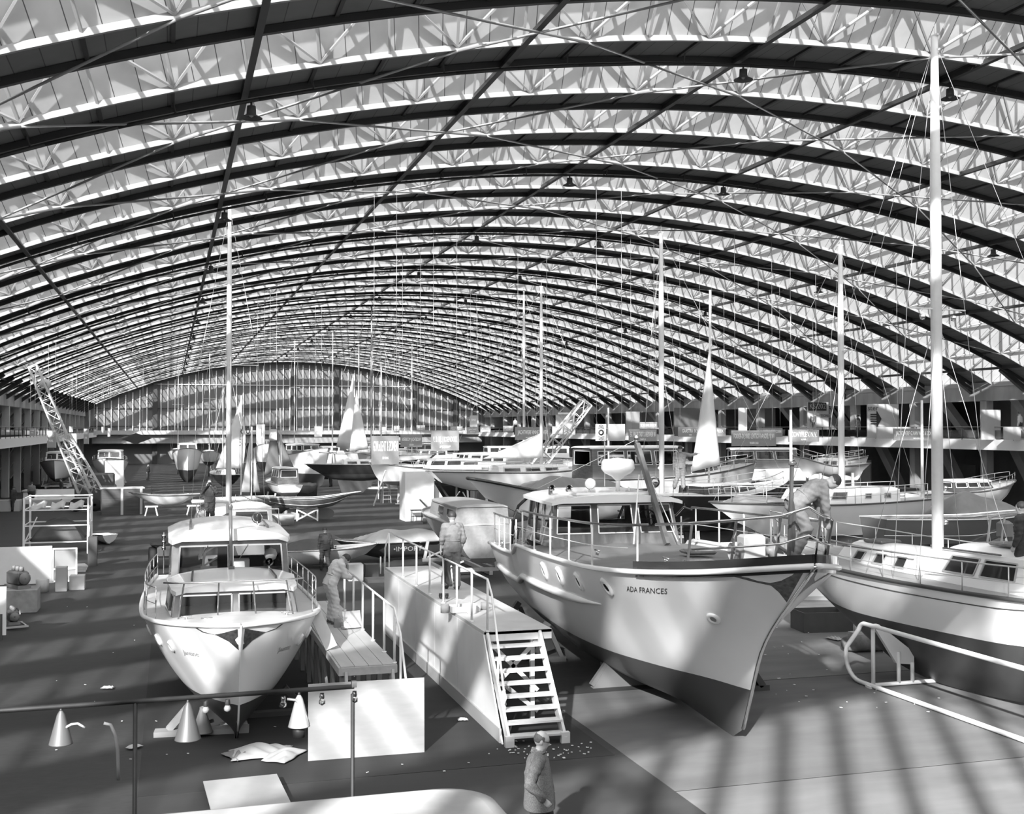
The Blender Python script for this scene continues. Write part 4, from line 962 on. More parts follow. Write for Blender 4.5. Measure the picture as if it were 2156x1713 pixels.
# ---------------- background boats ----------------
def hv(rz): return Vector((-sin(rz), cos(rz), 0))
def bowat(p, rz, L): q = Vector(p)-hv(rz)*L; q.z = 0; return q
def cruiser(label, root, rz, L, B, H, top=HULLW, bot=ANTIF, cab=WHITE, zk=.5, wh=1.0, cat='motor boat', cy=(.30, .68), fc=(.66, .84), glass=DARKGL, deck=DECKL, rub=WOOD, frame=WHITE, rail=True, wl=None, lowered=0):
    b = Boat('motor_boat', label, cat, root, rz, L, B, zs=[(0, H*.86), (.5, H*.90), (1, H*1.08)], zk=[(0, zk+.15), (.6, zk), (.9, zk+.15), (1, zk+.4)], wl=wl or (zk+.45), stem=[(0, .9), (.3, .5), (1, 0)], f=[(0, .85), (.3, .98), (.5, 1), (.7, .93), (.86, .66), (.95, .33), (1, .004)], a=[(0, .35), (.6, .5), (.85, .8), (1, 1.1)], mats=(top, bot), deck=deck, rub=rub, rubr=.035, nt=24, bw=.03)
    w = B/2*.72; z = H*.88
    house(b.root, L*cy[0], L*cy[1], w, w*.92, z, z+wh, fr=.3, tum=.1, mats=(cab, WHITE), over=.08, rt=.05, side=[(.06, .34, .45, .9), (.38, .64, .45, .9), (.68, .94, .45, .9)], front=[(.05, .47, .45, .92), (.53, .95, .45, .92)], back=[(.1, .9, .45, .9)], glass=glass, name='wheelhouse', frame=frame)
    if fc: house(b.root, L*fc[0], L*fc[1], w*.85, w*.6, z, z+wh*.45, fr=.2, tum=.05, mats=(cab, WHITE), over=.04, rt=.04, side=[(.15, .85, .3, .8)], front=[(.1, .45, .3, .8), (.55, .9, .3, .8)], name='forward_cabin', frame=frame)
    if rail: b.rail(.62, .97, 5, .45, r=.014)
    return b
def props(label, root, rz, L, B, h, n=2, group=None):
    h_ = hv(rz); c = Vector(root)+h_*L*.5; return cradle((c.x, c.y, 0), rz, B*.85, h, L*.5, label, n=n)
def sloop(label, root, rz, L, B, H, mh, top=HULLW, bot=ANTIF, keel=True, cab=WHITE, zk=None, my=.58, boom=True, deck=DECKL, mm=ALU, rub=WOOD, spread=((.55, .7),), cabin=True, r=.07, cover=False, rail=True):
    zk = zk if zk is not None else H*.42
    b = Boat('sailing_boat', label, 'sailing boat', root, rz, L, B, zs=[(0, H*.95), (.5, H*.92), (1, H*1.06)], zk=[(0, H*.75), (.2, zk+.1), (.5, zk), (.8, zk+.2), (1, H*.75)], wl=H*.62, stem=[(0, .9), (.5, .4), (1, 0)], stern=[(0, .8), (1, 0)], f=[(0, .45), (.25, .85), (.5, 1), (.7, .88), (.86, .55), (.95, .24), (1, .004)], a=[(0, .5), (.5, .5), (.8, .7), (1, 1)], mats=(top, bot), deck=deck, rub=rub, rubr=.03, nt=24, bw=.02)
    if keel: MB().slab([(-.05, L*.32, .0), (-.05, L*.5, .0), (-.05, L*.62, zk+.1), (-.05, L*.28, zk+.1)], .10, (1, 0, 0)).build('keel', bot, b.root)
    if cabin: house(b.root, L*.33, L*.72, B*.30, B*.2, H*.9, H*.9+.42, fr=.2, tum=.08, mats=(cab, WHITE), over=.0, rt=.03, side=[(.08, .3, .3, .8), (.38, .58, .3, .8), (.66, .84, .3, .8)], name='coachroof', frame=LGREY)
    if mh: mast(b.root, 0, L*my, H*.92, mh, r, mm, spread=spread, stays=[(0, L*.98, H*1.05), (0, .05, H)])
    if boom and mh: MB().tube([(0, L*my, H+.75), (0, L*.12, H+.85)], .045, 8).build('boom', mm, b.root)
    if rail: b.rail(.2, .9, 6, .5, r=.012)
    return b
def sailcloth(name, pts, m, parent, belly=.25, n=10):
    a, b, c = map(Vector, pts); G = []; nr = (b-a).cross(c-a).normalized()
    for i in range(n+1):
        u = i/n; row = []
        for j in range(n+1):
            v = j/n; p = a*(1-u)+(b*(1-v)+c*v)*u; row.append(p+nr*belly*sin(pi*v)*sin(pi*min(1, u*1.0))*.8)
        G.append(row)
    o = MB().grid(G).build(name, m, parent); s_ = o.modifiers.new('s', 'SOLIDIFY'); s_.thickness = .004; return o
SAILW = mat('white_sailcloth', .62, .8, noise=.04, scale=1); SAILD = mat('dark_sailcloth', .12, .85, noise=.15, scale=1); TARPD = mat('dark_tarpaulin', .07, .7, noise=.2, scale=2); TARPL = mat('light_tarpaulin', .42, .7, noise=.1, scale=2); TARPG = mat('grey_tarpaulin', .20, .7, noise=.12, scale=2)
def tarp(name, label, cat, loc, rz, sx, sy, h, m, seed=0, top=False, parent=None):
    rnd = random.Random(seed); a = [rnd.uniform(0, 6) for _ in range(6)]; G = []; n = 22
    for i in range(n+1):
        row = []
        for j in range(n+1):
            u, v = i/n*2-1, j/n*2-1; e = max(abs(u), abs(v)); k = (1-e**2.2)
            z = h*k*(.75+.18*sin(3*u+a[0])+.15*cos(4*v+a[1]))+.02*sin(9*u+7*v+a[2])*k
            row.append(Vector((u*sx/2*(1+.04*sin(5*v+a[3])), v*sy/2*(1+.05*sin(5*u+a[4])), max(z, 0.0)+.01)))
        G.append(row)
    o = MB().grid(G, flip=True).build(name, m, parent); s_ = o.modifiers.new('s', 'SOLIDIFY'); s_.thickness = .01
    o.location = loc; o.rotation_euler.z = rz
    if parent is None: tag(o, label, cat)
    return o

# --- hall centre aisle ---
p = g(115, 1030); cruiser('cabin cruiser with two curved windscreen panes, directly behind the white counter', bowat((p.x, p.y, 0), pi, 9), pi, 9, 3.2, 2.5, wh=1.15, cy=(.3, .72), fc=None, cab=WHITE)
p = g(228, 1026); b = cruiser('cabin cruiser with curved windscreen behind the pale tall box, one past the crane mast', bowat((p.x, p.y, 0), pi, 9), pi, 9, 3.4, 2.6, wh=1.15, cy=(.3, .75), fc=None)
props('timber cradle under the cruiser behind the white counter', bowat(tuple(g(115, 1030)), pi, 9), pi, 9, 3.2, 1.0); props('timber cradle under the cruiser behind the tall pale box', bowat(tuple(g(228, 1026)), pi, 9), pi, 9, 3.4, 1.0)
# crane
cb = at(186, 1030, 76); ct = at(68, 770, 76)
cr_ = T('mobile_crane', 'tall leaning lattice crane mast beside the far side gallery', 'crane', (cb.x-.2, cb.y+3.5, 0))
def lattice(par, a, b, w, m=mat('pale_crane_paint', .45, .5)):
    a, b = Vector(a), Vector(b); d = (b-a).normalized(); s_ = d.cross(Vector((0, 1, 0))).normalized(); u = s_.cross(d); L = (b-a).length; n = int(L/w)
    f = lambda t, i, j: a+(b-a)*t+(s_*i+u*j)*w/2*(1-.35*t)
    for (i, j) in ((-1, -1), (1, -1), (1, 1), (-1, 1)): MB().bar(f(0, i, j), f(1, i, j), .10).build('chord', m, par)
    mb = MB()
    for k in range(n):
        t0, t1 = k/n, (k+1)/n
        for (i, j, i2, j2) in ((-1, -1, 1, -1), (1, -1, 1, 1), (1, 1, -1, 1), (-1, 1, -1, -1)):
            mb.bar(f(t0, i, j), f(t1, i2, j2), .05); mb.bar(f(t1, i, j), f(t1, i2, j2), .05)
    mb.build('lattice_bracing', m, par)
o_ = cr_.location
lattice(cr_, Vector((0, -3.4, 1.5)), ct-o_, .8)
lattice(cr_, Vector((.7, -3.0, 1.4)), Vector((-1.2, -3.4, 5.2)), .8)
MB().lathe([(.1, -.3), (.35, -.3), (.35, .3), (.1, .3)], ct-o_+Vector((.8, 0, -1.2)), 14, Matrix.Rotation(pi/2, 4, 'X')).build('sheave', MATS['pale_crane_paint'], cr_)
MB().box((.5, 0, 1.1), (2.6, 2.6, 1.3), bev=.1).box((.9, 0, 2.1), (1.6, 2.0, .9), bev=.1).build('cab', DGREY, cr_)
for sy in (-1, 1):
    for x in (-.7, .5, 1.6): MB().lathe([(.1, -.15), (.42, -.15), (.45, 0), (.42, .15), (.1, .15)], (x, sy*1.3, .45), 16, Matrix.Rotation(pi/2, 4, 'X')).build('wheel', RUBBER, cr_)
c2 = at(1140, 965, 78); c3 = at(1236, 846, 78)
cr2 = T('mobile_crane', 'raised lattice crane boom in front of the gallery, near the JACHTWERF ANNE WEVER sign', 'crane', (c2.x-3, c2.y, 0)); o_ = Vector(cr2.location)
lattice(cr2, c2-o_+Vector((-1.9, 0, -2.3)), c3-o_, 1.0)
MB().box((0, 0, 1.2), (3.4, 2.4, 1.5), bev=.1).build('cab', DGREY, cr2)
for x in (-1.1, 1.1):
    for sy in (-1, 1): MB().lathe([(.1, -.15), (.45, -.15), (.45, .15), (.1, .15)], (x, sy*1.25, .45), 16, Matrix.Rotation(pi/2, 4, 'X')).build('wheel', RUBBER, cr2)
# white counter, tall box, crate
p = g(125, 1060)
t = T('stand_counter', 'white three-sided exhibition counter below the crane mast', 'counter', (p.x, p.y, 0))
MB().box((0, 2, .5), (4.4, .15, 1.0)).build('back_panel', WHITE, t)
for x in (-2.1, 2.1): MB().box((x, .9, .5), (.7, 2.2, .95)).build('side_panel', WHITE, t); MB().box((x, .9, 1.0), (.9, 2.4, .06)).build('worktop', LGREY, t)
p = g(242, 1040); o = MB().box((0, 0, 1.45), (1.5, 1.2, 2.9), bev=.02).build('display_box', WHITE, loc=(p.x, p.y, 0)); tag(o, 'tall plain white display box rising behind the dark packing crate', 'box')
p = g(257, 1083); t = T('packing_crate', 'large dark slatted packing crate with pale uprights in the aisle', 'crate', (p.x, p.y+.8, 0), .1)
MB().box((0, 0, .85), (2.6, 1.5, 1.7)).build('body', mat('crate_dark', .07, .7, noise=.4, scale=8, stretch=(.1, 1, 4)), t)
for x in (-.05, 1.15): MB().box((x, -.78, .85), (.16, .06, 1.7)).build('batten', TIMBER, t)
MB().box((0, 0, 1.73), (2.75, 1.6, .07)).build('lid', LGREY, t)
o = MB().box((0, 0, .015), (1.8, 2.0, .03)).build('floor_panel', GREY, loc=tuple(g(195, 1074))); tag(o, 'flat grey panel lying on the floor beside the packing crate', 'panel')
# racks, panels and engines
p = g(120, 1166); t = T('scaffold_rack', 'white tubular rack holding dark folded canvas', 'rack', (p.x, p.y+1.2, 0))
for x in (-1.35, 1.35):
    for y in (-1.2, 1.2): MB().box((x, y, 1.28), (.09, .09, 2.56)).build('upright', WHITE, t)
for z in (.55, 1.3, 2.0, 2.52):
    for y in (-1.2, 1.2): MB().bar((-1.35, y, z), (1.35, y, z), .05).build('rail', WHITE, t)
    for x in (-1.35, 1.35): MB().bar((x, -1.2, z), (x, 1.2, z), .05).build('rail', WHITE, t)
for (a, b) in (((-1.35, -1.2, .5), (-.8, -1.2, 1.7)), ((1.35, -1.2, .2), (1.35, 1.2, 2.4)), ((1.35, 1.2, .2), (1.35, -1.2, 2.4))): MB().bar(a, b, .045).build('brace', WHITE, t)
tarp('canvas_bundle', 'dark folded canvas heaped inside the white tubular rack', 'canvas', (p.x, p.y+1.2, .58), 0, 2.3, 2.0, 1.2, TARPD, 3)
for i, x in enumerate((-.8, 0, .8)):
    o = MB().grid([[Vector((x+.3*u, -.7+.5*v, 2.02+.08*sin(3*u)+.12*v)) for u in (-1, -.5, 0, .5, 1)] for v in (0, .5, 1, 1.5, 2)]).build('folded_sheet', TARPL, loc=(p.x, p.y+1.1, .03)); s_ = o.modifiers.new('s', 'SOLIDIFY'); s_.thickness = .06
    tag(o, 'pale folded sheet on the top shelf of the white rack, %s' % ('nearest the side gallery', 'between two others', 'nearest the aisle')[i], 'sheet', 'sheets on the white rack')
p = g(20, 1075); 
for i, x in enumerate((0, 2.6)):
    o = MB().box((0, 0, .38), (1.9, 1.4, .76), bev=.02).build('display_plinth', LGREY, loc=(p.x+x-.2, p.y, 0)); tag(o, 'low pale plinth behind the white rack, %s' % ('cut by the picture edge', 'the whole one of the pair')[i], 'plinth', 'plinths behind the rack')
p = g(50, 1228); t = T('partition_panel', 'long low white partition wall with a grey framed end bay', 'partition', (p.x, p.y, 0), .02)
MB().box((-.6, 0, .68), (3.2, .08, 1.36)).build('panel', WHITE, t); MB().box((1.42, .05, .62), (.8, .05, 1.2)).build('grey_bay', GREY, t)
for z in (.05, .5, 1.24): MB().box((1.42, .02, z), (.86, .07, .06)).build('frame_rail', WHITE, t)
for x in (1.03, 1.84): MB().box((x, .02, .62), (.06, .07, 1.28)).build('frame_post', WHITE, t)
p = g(8, 1345); t = T('partition_panel', 'white panel cut off by the picture edge, standing on a dark leg', 'partition', (p.x-.7, p.y, 0)); MB().box((0, 0, .78), (1.6, .06, 1.3)).build('panel', WHITE, t)
for x in (-.7, .68): MB().box((x, 0, .35), (.06, .08, .7)).build('leg', DGREY, t)
def engine(label, loc, s=1.0, rz=0):
    t = T('marine_engine', label, 'engine', loc, rz); rnd = random.Random(int(loc[0]*10+9))
    MB().box((0, 0, .3*s), (.35*s, .7*s, .4*s), bev=.05).build('engine_block', DGREY, t)
    for i in range(3): MB().lathe([(.02, 0), (.07*s, .01), (.07*s, .12*s), (.03*s, .15*s)], (0, (-.22+.22*i)*s, .5*s), 10).build('cylinder_head', STEEL, t)
    MB().lathe([(.02, 0), (.17*s, .0), (.17*s, .06*s), (.02, .07*s)], (0, -.38*s, .3*s), 18, Matrix.Rotation(pi/2, 4, 'X')).build('flywheel', STEEL, t)
    MB().tube([(.2*s, -.3*s, .35*s), (.26*s, 0, .45*s), (.2*s, .3*s, .5*s)], .035*s, 8).build('exhaust_pipe', CHROME, t)
    MB().box((0, 0, .05*s), (.4*s, .8*s, .1*s)).build('mounting', STEEL, t); return t
p = g(44, 1290); o = MB().box((0, 0, .36), (1.0, 1.0, .72), bev=.02).build('wooden_crate', mat('crate_grey', .26, .8, noise=.2, scale=4), loc=(p.x, p.y+.5, 0)); tag(o, 'square weathered crate carrying an engine beside the white panel', 'crate'); engine('dark marine engine standing on the weathered crate', (p.x-.12, p.y+.55, .725), 1.05, .6)
p = g(40, 1318); t = engine('small marine engine on a tubular trolley in front of the weathered crate', (p.x-.1, p.y-.25, .15), .75, .3); m = MB()
for (a, b) in (((-.35, -.4, .07), (.35, -.4, .07)), ((-.35, .4, .07), (.35, .4, .07)), ((-.3, -.4, .07), (-.3, .4, .07)), ((.3, -.4, .07), (.3, .4, .07))): m.bar((a[0], a[1], a[2]-.12), (b[0], b[1], b[2]-.12), .05)
m.build('trolley_frame', LGREY, t)
p = g(92, 1244)
for i, (dx, dy, w, h, lb) in enumerate(((0, 0, .42, .42, 'pale drum-shaped bin at the foot of the white partition'), (.62, .0, .38, .85, 'tall grey carton at the foot of the white partition'), (1.12, .3, .5, .5, 'square pale carton beyond the partition end'))):
    o = (MB().lathe([(0, 0), (.2, 0), (.22, .42), (.0, .42)], n=18) if i == 0 else MB().box((0, 0, h/2), (w, w, h), bev=.01)).build('bin' if i == 0 else 'carton', LGREY if i != 1 else mat('carton_grey', .36, .7), loc=(p.x+dx, p.y+dy, 0)); tag(o, lb, 'bin' if i == 0 else 'carton')
p = g(170, 1200); 
for i in range(3): o = MB().box((0, 0, 0), (.5, .9, .07)).build('pallet_board', TIMBER, loc=(p.x, p.y, .04+.08*i)); o.rotation_euler.z = .1*i; tag(o, 'pale board in the low stack past the partition end, %s' % ('bottom', 'middle', 'top')[i], 'board', 'stacked boards')
p = g(178, 1195); o = MB().box((0, 0, .6), (.35, .5, 1.2)).build('switch_box', DGREY, loc=(p.x+.3, p.y+.8, 0)); tag(o, 'dark upright box standing behind the low stack of boards', 'box')
# dinghies in the aisle
p = g(205, 1148); b = Boat('tender_dinghy', 'tiny white pram dinghy lying on the dark aisle floor', 'dinghy', (p.x, p.y+2.1, 0), pi+.3, 2.1, 1.15, zs=[(0, .42), (1, .5)], zk=[(0, .03), (1, .06)], wl=.04, stem=[(0, .2), (1, 0)], f=[(0, .8), (.5, 1), (1, .62)], a=[(0, .4), (1, .5)], mats=(HULLW, HULLW), rub=WOOD, rubr=.02, nt=12, bw=.25)
MB().grid([[b.P(1, u, -1) for u in (0, .3, .6, 1)], [b.P(1, u, 1) for u in (0, .3, .6, 1)]], smooth=False).build('bow_transom', HULLW, b.root)
p = g(330, 1086); b = sloop('white open sailing dinghy on a pale trestle beside the packing crate', (p.x+2.9, p.y+.4, 0), pi/2, 4.6, 1.7, 1.45, None, keel=False, zk=.62, cabin=False, rail=False, bot=HULLW)
trestle((p.x-.3, p.y+.4, 0), 0, .8, .66, 'pale splayed trestle under the bow of the white open dinghy'); trestle((p.x+2.3, p.y+.4, 0), 0, .8, .66, 'pale splayed trestle under the stern of the white open dinghy')
for x in (1.2, 3.2): MB().tube([(0, x, 1.4), (0, x, 1.9)], .03, 6).build('towing_post', DGREY, b.root)
# classic wooden daysailer on cross cradle
p = g(645, 1097); b = Boat('wooden_daysailer', 'long slender varnished sailing boat hull with white stripes on a white cross-braced stand', 'sailing boat', (p.x-3.0, p.y+.6, 0), -pi/2-.1, 6.4, 1.75, zs=[(0, 1.55), (.5, 1.42), (1, 1.78)], zk=[(0, 1.15), (.25, .82), (.5, .72), (.75, .85), (1, 1.45)], wl=.98, stem=[(0, .8), (.5, .45), (1, 0)], stern=[(0, .9), (1, 0)], f=[(0, .3), (.3, .85), (.5, 1), (.75, .75), (.92, .3), (1, .004)], mats=(mat('varnish_grey', .16, .25, coat=.5, noise=.1), WOOD), rub=GLOSSW, rubr=.02, nt=28, bw=.02, deck=WOODL)
for sd in (-1, 1):
    MB().tube([b.P(i/20, .86, sd, .004) for i in range(21)], .012, 4).build('painted_line', GLOSSW, b.root); MB().tube([b.P(.06+.9*i/20, .38, sd, .004) for i in range(21)], .016, 4).build('painted_line', GLOSSW, b.root)
t = T('cross_stand', 'white X-braced stand under the slender varnished sailing boat', 'stand', (p.x+.1, p.y+.25, 0), -.1)
for x in (-.62, .62):
    MB().box((x, 0, .5), (.09, .09, 1.0)).build('post', WHITE, t); MB().box((x, .6, .5), (.09, .09, 1.0)).build('post', WHITE, t); MB().bar((x, 0, .06), (x, .6, .06), .08).build('foot', WHITE, t)
MB().bar((-.62, -.02, .08), (.62, -.02, .72), .09, .03, up=(0, 1, 0)).build('cross_brace', WHITE, t); MB().bar((-.62, -.04, .72), (.62, -.04, .08), .09, .03, up=(0, 1, 0)).build('cross_brace', WHITE, t)
MB().bar((-.62, .3, .62), (.62, .3, .62), .1, .1).build('bearer', WHITE, t); 
o = MB().add([], []).slab([(cos(a)*.75, 0, .40+sin(a)*.33) for a in [2*pi*i/24 for i in range(24)]], .05, (0, 1, 0)).build('leeboard', mat('pale_leeboard', .36, .5), loc=(p.x-.62, p.y+.75, .0)); o.rotation_euler = (0, 0, 0); tag(o, 'pale oval leeboard leaning against the white X-braced stand', 'leeboard')
o = MB().add([], []).slab([(cos(a)*.6, 0, .4+sin(a)*.36) for a in [2*pi*i/24 for i in range(24)]], .05, (0, 1, 0)).build('leeboard', mat('dull_leeboard', .18, .5), loc=(p.x+1.3, p.y+1.35, -.04)); tag(o, 'duller grey leeboard behind the white X-braced stand', 'leeboard')
p = g(601, 1094); t = T('boat_trailer', 'dark trailer with thick tyre behind the oval leeboard', 'trailer', (p.x, p.y+.9, 0))
for y in (-.35, .35): MB().lathe([(.12, -.1), (.38, -.11), (.42, 0), (.38, .11), (.12, .1)], (0, y, .42), 22, Matrix.Rotation(pi/2, 4, 'X')).lathe([(0, -.06), (.13, -.06)], (0, y, .42), 14, Matrix.Rotation(pi/2, 4, 'X'), 0).build('wheel', RUBBER, t)
MB().box((.2, 0, .55), (1.5, .5, .12)).build('frame', DGREY, t)
# yachts behind the two-cabin cruiser
p = at(474, 1078, 45.2); b = Boat('sailing_yacht', 'yacht with tall pale mast close behind the two-cabin cruiser', 'sailing yacht', (p.x+.15, p.y-2.4, 0), 0, 8.5, 2.5, zs=[(0, 2.05), (.5, 2.0), (1, 2.3)], zk=[(0, 1.4), (.3, .9), (.6, .9), (1, 1.7)], wl=1.2, stem=[(0, .8), (1, 0)], stern=[(0, .6), (1, 0)], mats=(HULLW, ANTIF), rub=WOOD, nt=24)
mast(b.root, 0, 2.6, 2.0, 14.6, .105, ALU, spread=((.49, 1.15),), stays=[(0, 8.2, 2.3), (0, .1, 2.1), (.1, 5.5, 2.2)]); MB().tube([(0, 2.6, 2.75), (-1.4, .3, 2.95)], .07, 8).build('boom', ALU, b.root)
house(b.root, 3.2, 6.2, .8, .6, 2.0, 2.4, fr=.2, mats=(WHITE, WHITE), side=[(.1, .4, .3, .8), (.5, .9, .3, .8)], name='coachroof', over=0); b.rail(.05, .9, 7, .55, r=.014)
MB().slab([(-.08, 2.5, .1), (-.08, 4.6, .1), (-.08, 5.4, 1.0), (-.08, 2.2, 1.0)], .16, (1, 0, 0)).build('keel', ANTIF, b.root)
q.location.z = 2.02; q.parent = None; q.location.x, q.location.y = p.x-.62, p.y-1.6; o_c = bpy.data.objects['camera_held']; o_c.location = (q.location.x, q.location.y-.22, 2.02+1.58)
props('timber cradle under the tall-masted yacht behind the cruiser', (p.x+.15, p.y-2.4, 0), 0, 8.5, 2.5, 1.3)
p = at(538, 1112, 37.5); b = Boat('motor_boat', 'grey-hulled boat with small white cabin, its square stern turned to the cruiser', 'motor boat', (p.x, p.y, 0), 0, 5.6, 1.9, zs=[(0, 2.35), (1, 2.6)], zk=[(0, 1.1), (.5, .9), (1, 1.6)], wl=1.2, stem=[(0, .7), (1, 0)], mats=(mat('dove_hull', .30, .3, coat=.3), ANTIF), rub=WOOD, nt=20, transom=.8)
house(b.root, 1.6, 4.4, .72, .6, 2.3, 2.95, fr=.3, br=.1, mats=(WHITE, WHITE), name='cabin', side=[(.1, .45, .3, .85), (.55, .9, .3, .85)], back=[(.1, .9, .2, .85)], over=.05, glass=DARKGL); MB().tube([(-.8, .4, 2.4), (-.8, .5, 3.0), (.8, .5, 3.0), (.8, .4, 2.4)], .02, 6).build('stern_rail', CHROME, b.root)
props('timber cradle under the grey square-sterned boat', (p.x, p.y, 0), 0, 5.6, 1.9, 1.2)
o = sloop('small dark sailing boat with pale mast half hidden past the photographer', tuple(g(500, 1045)), .3, 6, 2, 1.9, 9.5, top=DARKHULL, r=.05)
# dark sails, cabin boat, jeep
SW = [(455, 512, 838, 985, 508, 84, SAILW, 'pale dinghy sails marked with a number, beside the dark sails'), (508, 548, 905, 1035, 530, 66, mat('dull_sailcloth', .40, .8), 'duller pale dinghy sail hanging nearer than the numbered sail')]
for (x0, x1, yt, yb, xm, d, m_, lb) in SW:
    a, b_, c_ = at(xm, yt, d), at(x0, yb, d), at(x1, yb, d); t = T('sailing_dinghy', lb, 'dinghy', (c_.x, c_.y, 0)); o_ = Vector(t.location)
    mx = at(xm, yb+6, d)
    MB().tube([Vector((mx.x, a.y, .8))-o_, a-o_+Vector((0, 0, .2))], .05, 8).build('mast', ALU, t); sailcloth('sail', [a-o_, b_-o_, Vector((mx.x-.1, c_.y, b_.z))-o_], m_, t); sailcloth('jib', [a-o_+Vector((.1, -.1, -1)), Vector((mx.x+.1, c_.y-.1, b_.z))-o_, c_-o_], m_, t)
    hh = MB(); hh.grid([[Vector((-2.6+5*u, w_*.75*sin(pi*min(.98, .25+.75*(1-u)))*(1 if True else 0), .02+.6*abs(w_)+.05*u)) for w_ in (-1, -.6, 0, .6, 1)] for u in [i/8 for i in range(9)]]); h_ = hh.build('hull', HULLW, t); s_ = h_.modifiers.new('s', 'SOLIDIFY'); s_.thickness = .03
    h_.location.x = mx.x-o_.x
    if d > 80:
        text_part('sail_number', '60', .75, LET, t, b_*.35+a*.65-o_+Vector((.9, -.3, -.6)), (pi/2, 0, 0)); text_part('sail_number', '54', .75, LET, t, b_*.5+a*.5-o_+Vector((1.0, -.3, -.7)), (pi/2, 0, 0))
p = at(588, 1000, 92); t = T('sailing_boat', 'flat-bottomed boat with large dark triangular sails in mid hall', 'sailing boat', (p.x, p.y, 0)); o_ = Vector(t.location)
a = at(578, 868, 97)-o_; MB().tube([(a.x+.2, 0, .5), (a.x+.9*0, 0, a.z+.3)], .07, 8).build('mast', WOODL, t)
sailcloth('sail', [a, at(556, 1003, 97)-o_, at(590, 985, 97)-o_], SAILD, t); sailcloth('jib', [a+Vector((.1, -.1, -1.2)), at(592, 985, 96.5)-o_, at(622, 990, 96.5)-o_], SAILD, t)
h_ = MB(); h_.grid([[Vector((-2.2+5.2*u, w_*1.0*sin(pi*min(.95, .22+.78*(1-u))), .04+1.1*abs(w_)**2+.1*u)) for w_ in (-1, -.6, 0, .6, 1)] for u in [i/8 for i in range(9)]]); o = h_.build('hull', DARKHULL, t); o.modifiers.new('s', 'SOLIDIFY').thickness = .04
p = at(612, 1040, 84); b = cruiser('stubby wooden cabin boat with white square transom in front of the dark sails', (p.x, p.y, 0), .15, 5.2, 2.2, 1.75, top=HULLW, cab=WOOD, wh=1.15, zk=.5, cy=(.1, .62), fc=None, rail=False); props('timber cradle under the stubby wooden cabin boat', (p.x, p.y, 0), .15, 5.2, 2.2, .85)
p = g(685, 1006, 0); t = T('jeep', 'small pale open-bodied jeep parked in the aisle beyond the dark sails', 'car', (p.x, p.y, 0), .05)
MB().slab([(-1.7, -.75, .45), (1.7, -.75, .45), (1.7, -.75, .95), (.5, -.75, 1.0), (.3, -.75, 1.5), (-.9, -.75, 1.55), (-1.0, -.75, 1.05), (-1.6, -.75, .95)], 1.5, (0, 1, 0)).build('body', mat('jeep_grey', .20, .5), t)
for x in (-1.1, 1.1):
    for y in (-.8, .8): MB().lathe([(.0, -.1), (.18, -.1), (.36, -.1), (.38, 0), (.36, .1), (0, .1)], (x, y, .38), 18, Matrix.Rotation(pi/2, 4, 'X')).build('wheel', RUBBER, t)
MB().slab([(-.85, -.77, 1.08), (.3, -.77, 1.08), (.15, -.77, 1.42), (-.75, -.77, 1.46)], .02, (0, -1, 0)).build('window', DARKGL, t)
# yacht with white sails
p = at(722, 955, 108); b = sloop('white yacht with two tall white sails hoisted in mid hall', bowat((p.x, p.y, 0), pi/2-.5, 9), pi/2-.5, 9, 2.8, 3.4, 11.6, zk=1.8, rail=True); o_ = Vector(b.root.location); Rm = Matrix.Rotation(-b.root.rotation_euler.z, 3, 'Z')
L2 = lambda px, py, d: Rm @ (at(px, py, d)-o_)
sailcloth('sail', [L2(744, 785, 107), L2(708, 940, 107), L2(748, 950, 107)], SAILW, b.root, .5); sailcloth('sail', [L2(750, 820, 105), L2(736, 950, 105), L2(776, 945, 105)], SAILW, b.root, .5)
props('timber cradle under the yacht with two white sails', b.root.location, pi/2-.5, 9, 2.8, 1.9)
# mid-row boats
p = at(778, 978, 84); b = cruiser('white motor cruiser with rounded cabin windows beneath the G.W. v. LENT sign', bowat((p.x, p.y, 0), pi/2+.15, 10), pi/2+.15, 10, 3.0, 2.9, zk=1.3, wh=.75, cy=(.15, .6), fc=(.58, .8)); props('white trestles under the motor cruiser beneath the G.W. v. LENT sign', b.root.location, pi/2+.15, 10, 3.0, 1.5)
p = at(903, 996, 66); b = sloop('long white yacht with overhanging square stern above the white stair panel', (p.x, p.y, 0), -pi/2+.06, 12, 3.0, 3.35, 14.1, zk=1.9, r=.10, rub=DGREY, spread=((.45, .9),)); b.root.rotation_euler.z = -pi/2+.06
sailcloth('furled_sail', [(0, 6.96, 5.4), (.1, 6.9, 3.9), (.25, 3.2, 3.9)], SAILW, b.root, .2)
props('timber cradle under the long white yacht with square stern', b.root.location, -pi/2+.06, 12, 3.0, 2.1)
p = at(984, 1002, 50); b = Boat('sailing_yacht', 'white hull with dark sheer rail and canvas cover, bow rising behind the ADA FRANCES wheelhouse', 'sailing yacht', bowat((p.x, p.y, 0), pi/2+.25, 9), pi/2+.25, 9, 2.8, zs=[(0, 2.8), (.5, 2.75), (1, 3.5)], zk=[(0, 1.6), (.5, 1.2), (1, 2.6)], wl=1.5, stem=[(0, .9), (1, 0)], mats=(HULLW, ANTIF), rub=DARKHULL, rubr=.07, nt=24)
tarp('cover', None, None, (0, 3.8, 2.75), 0, 2.0, 5.6, .9, TARPG, 5, parent=b.root); props('timber cradle under the canvas-covered white hull', b.root.location, pi/2+.25, 9, 2.8, 1.4)
p = g(905, 1096); t = T('panel_stair', 'white boxed stair with sloping dark handrail in mid hall', 'stairs', (p.x, p.y, 0)); MB().box((-.6, 1, 1.5), (1.8, 1.8, 3.0)).build('side_panel', WHITE, t)
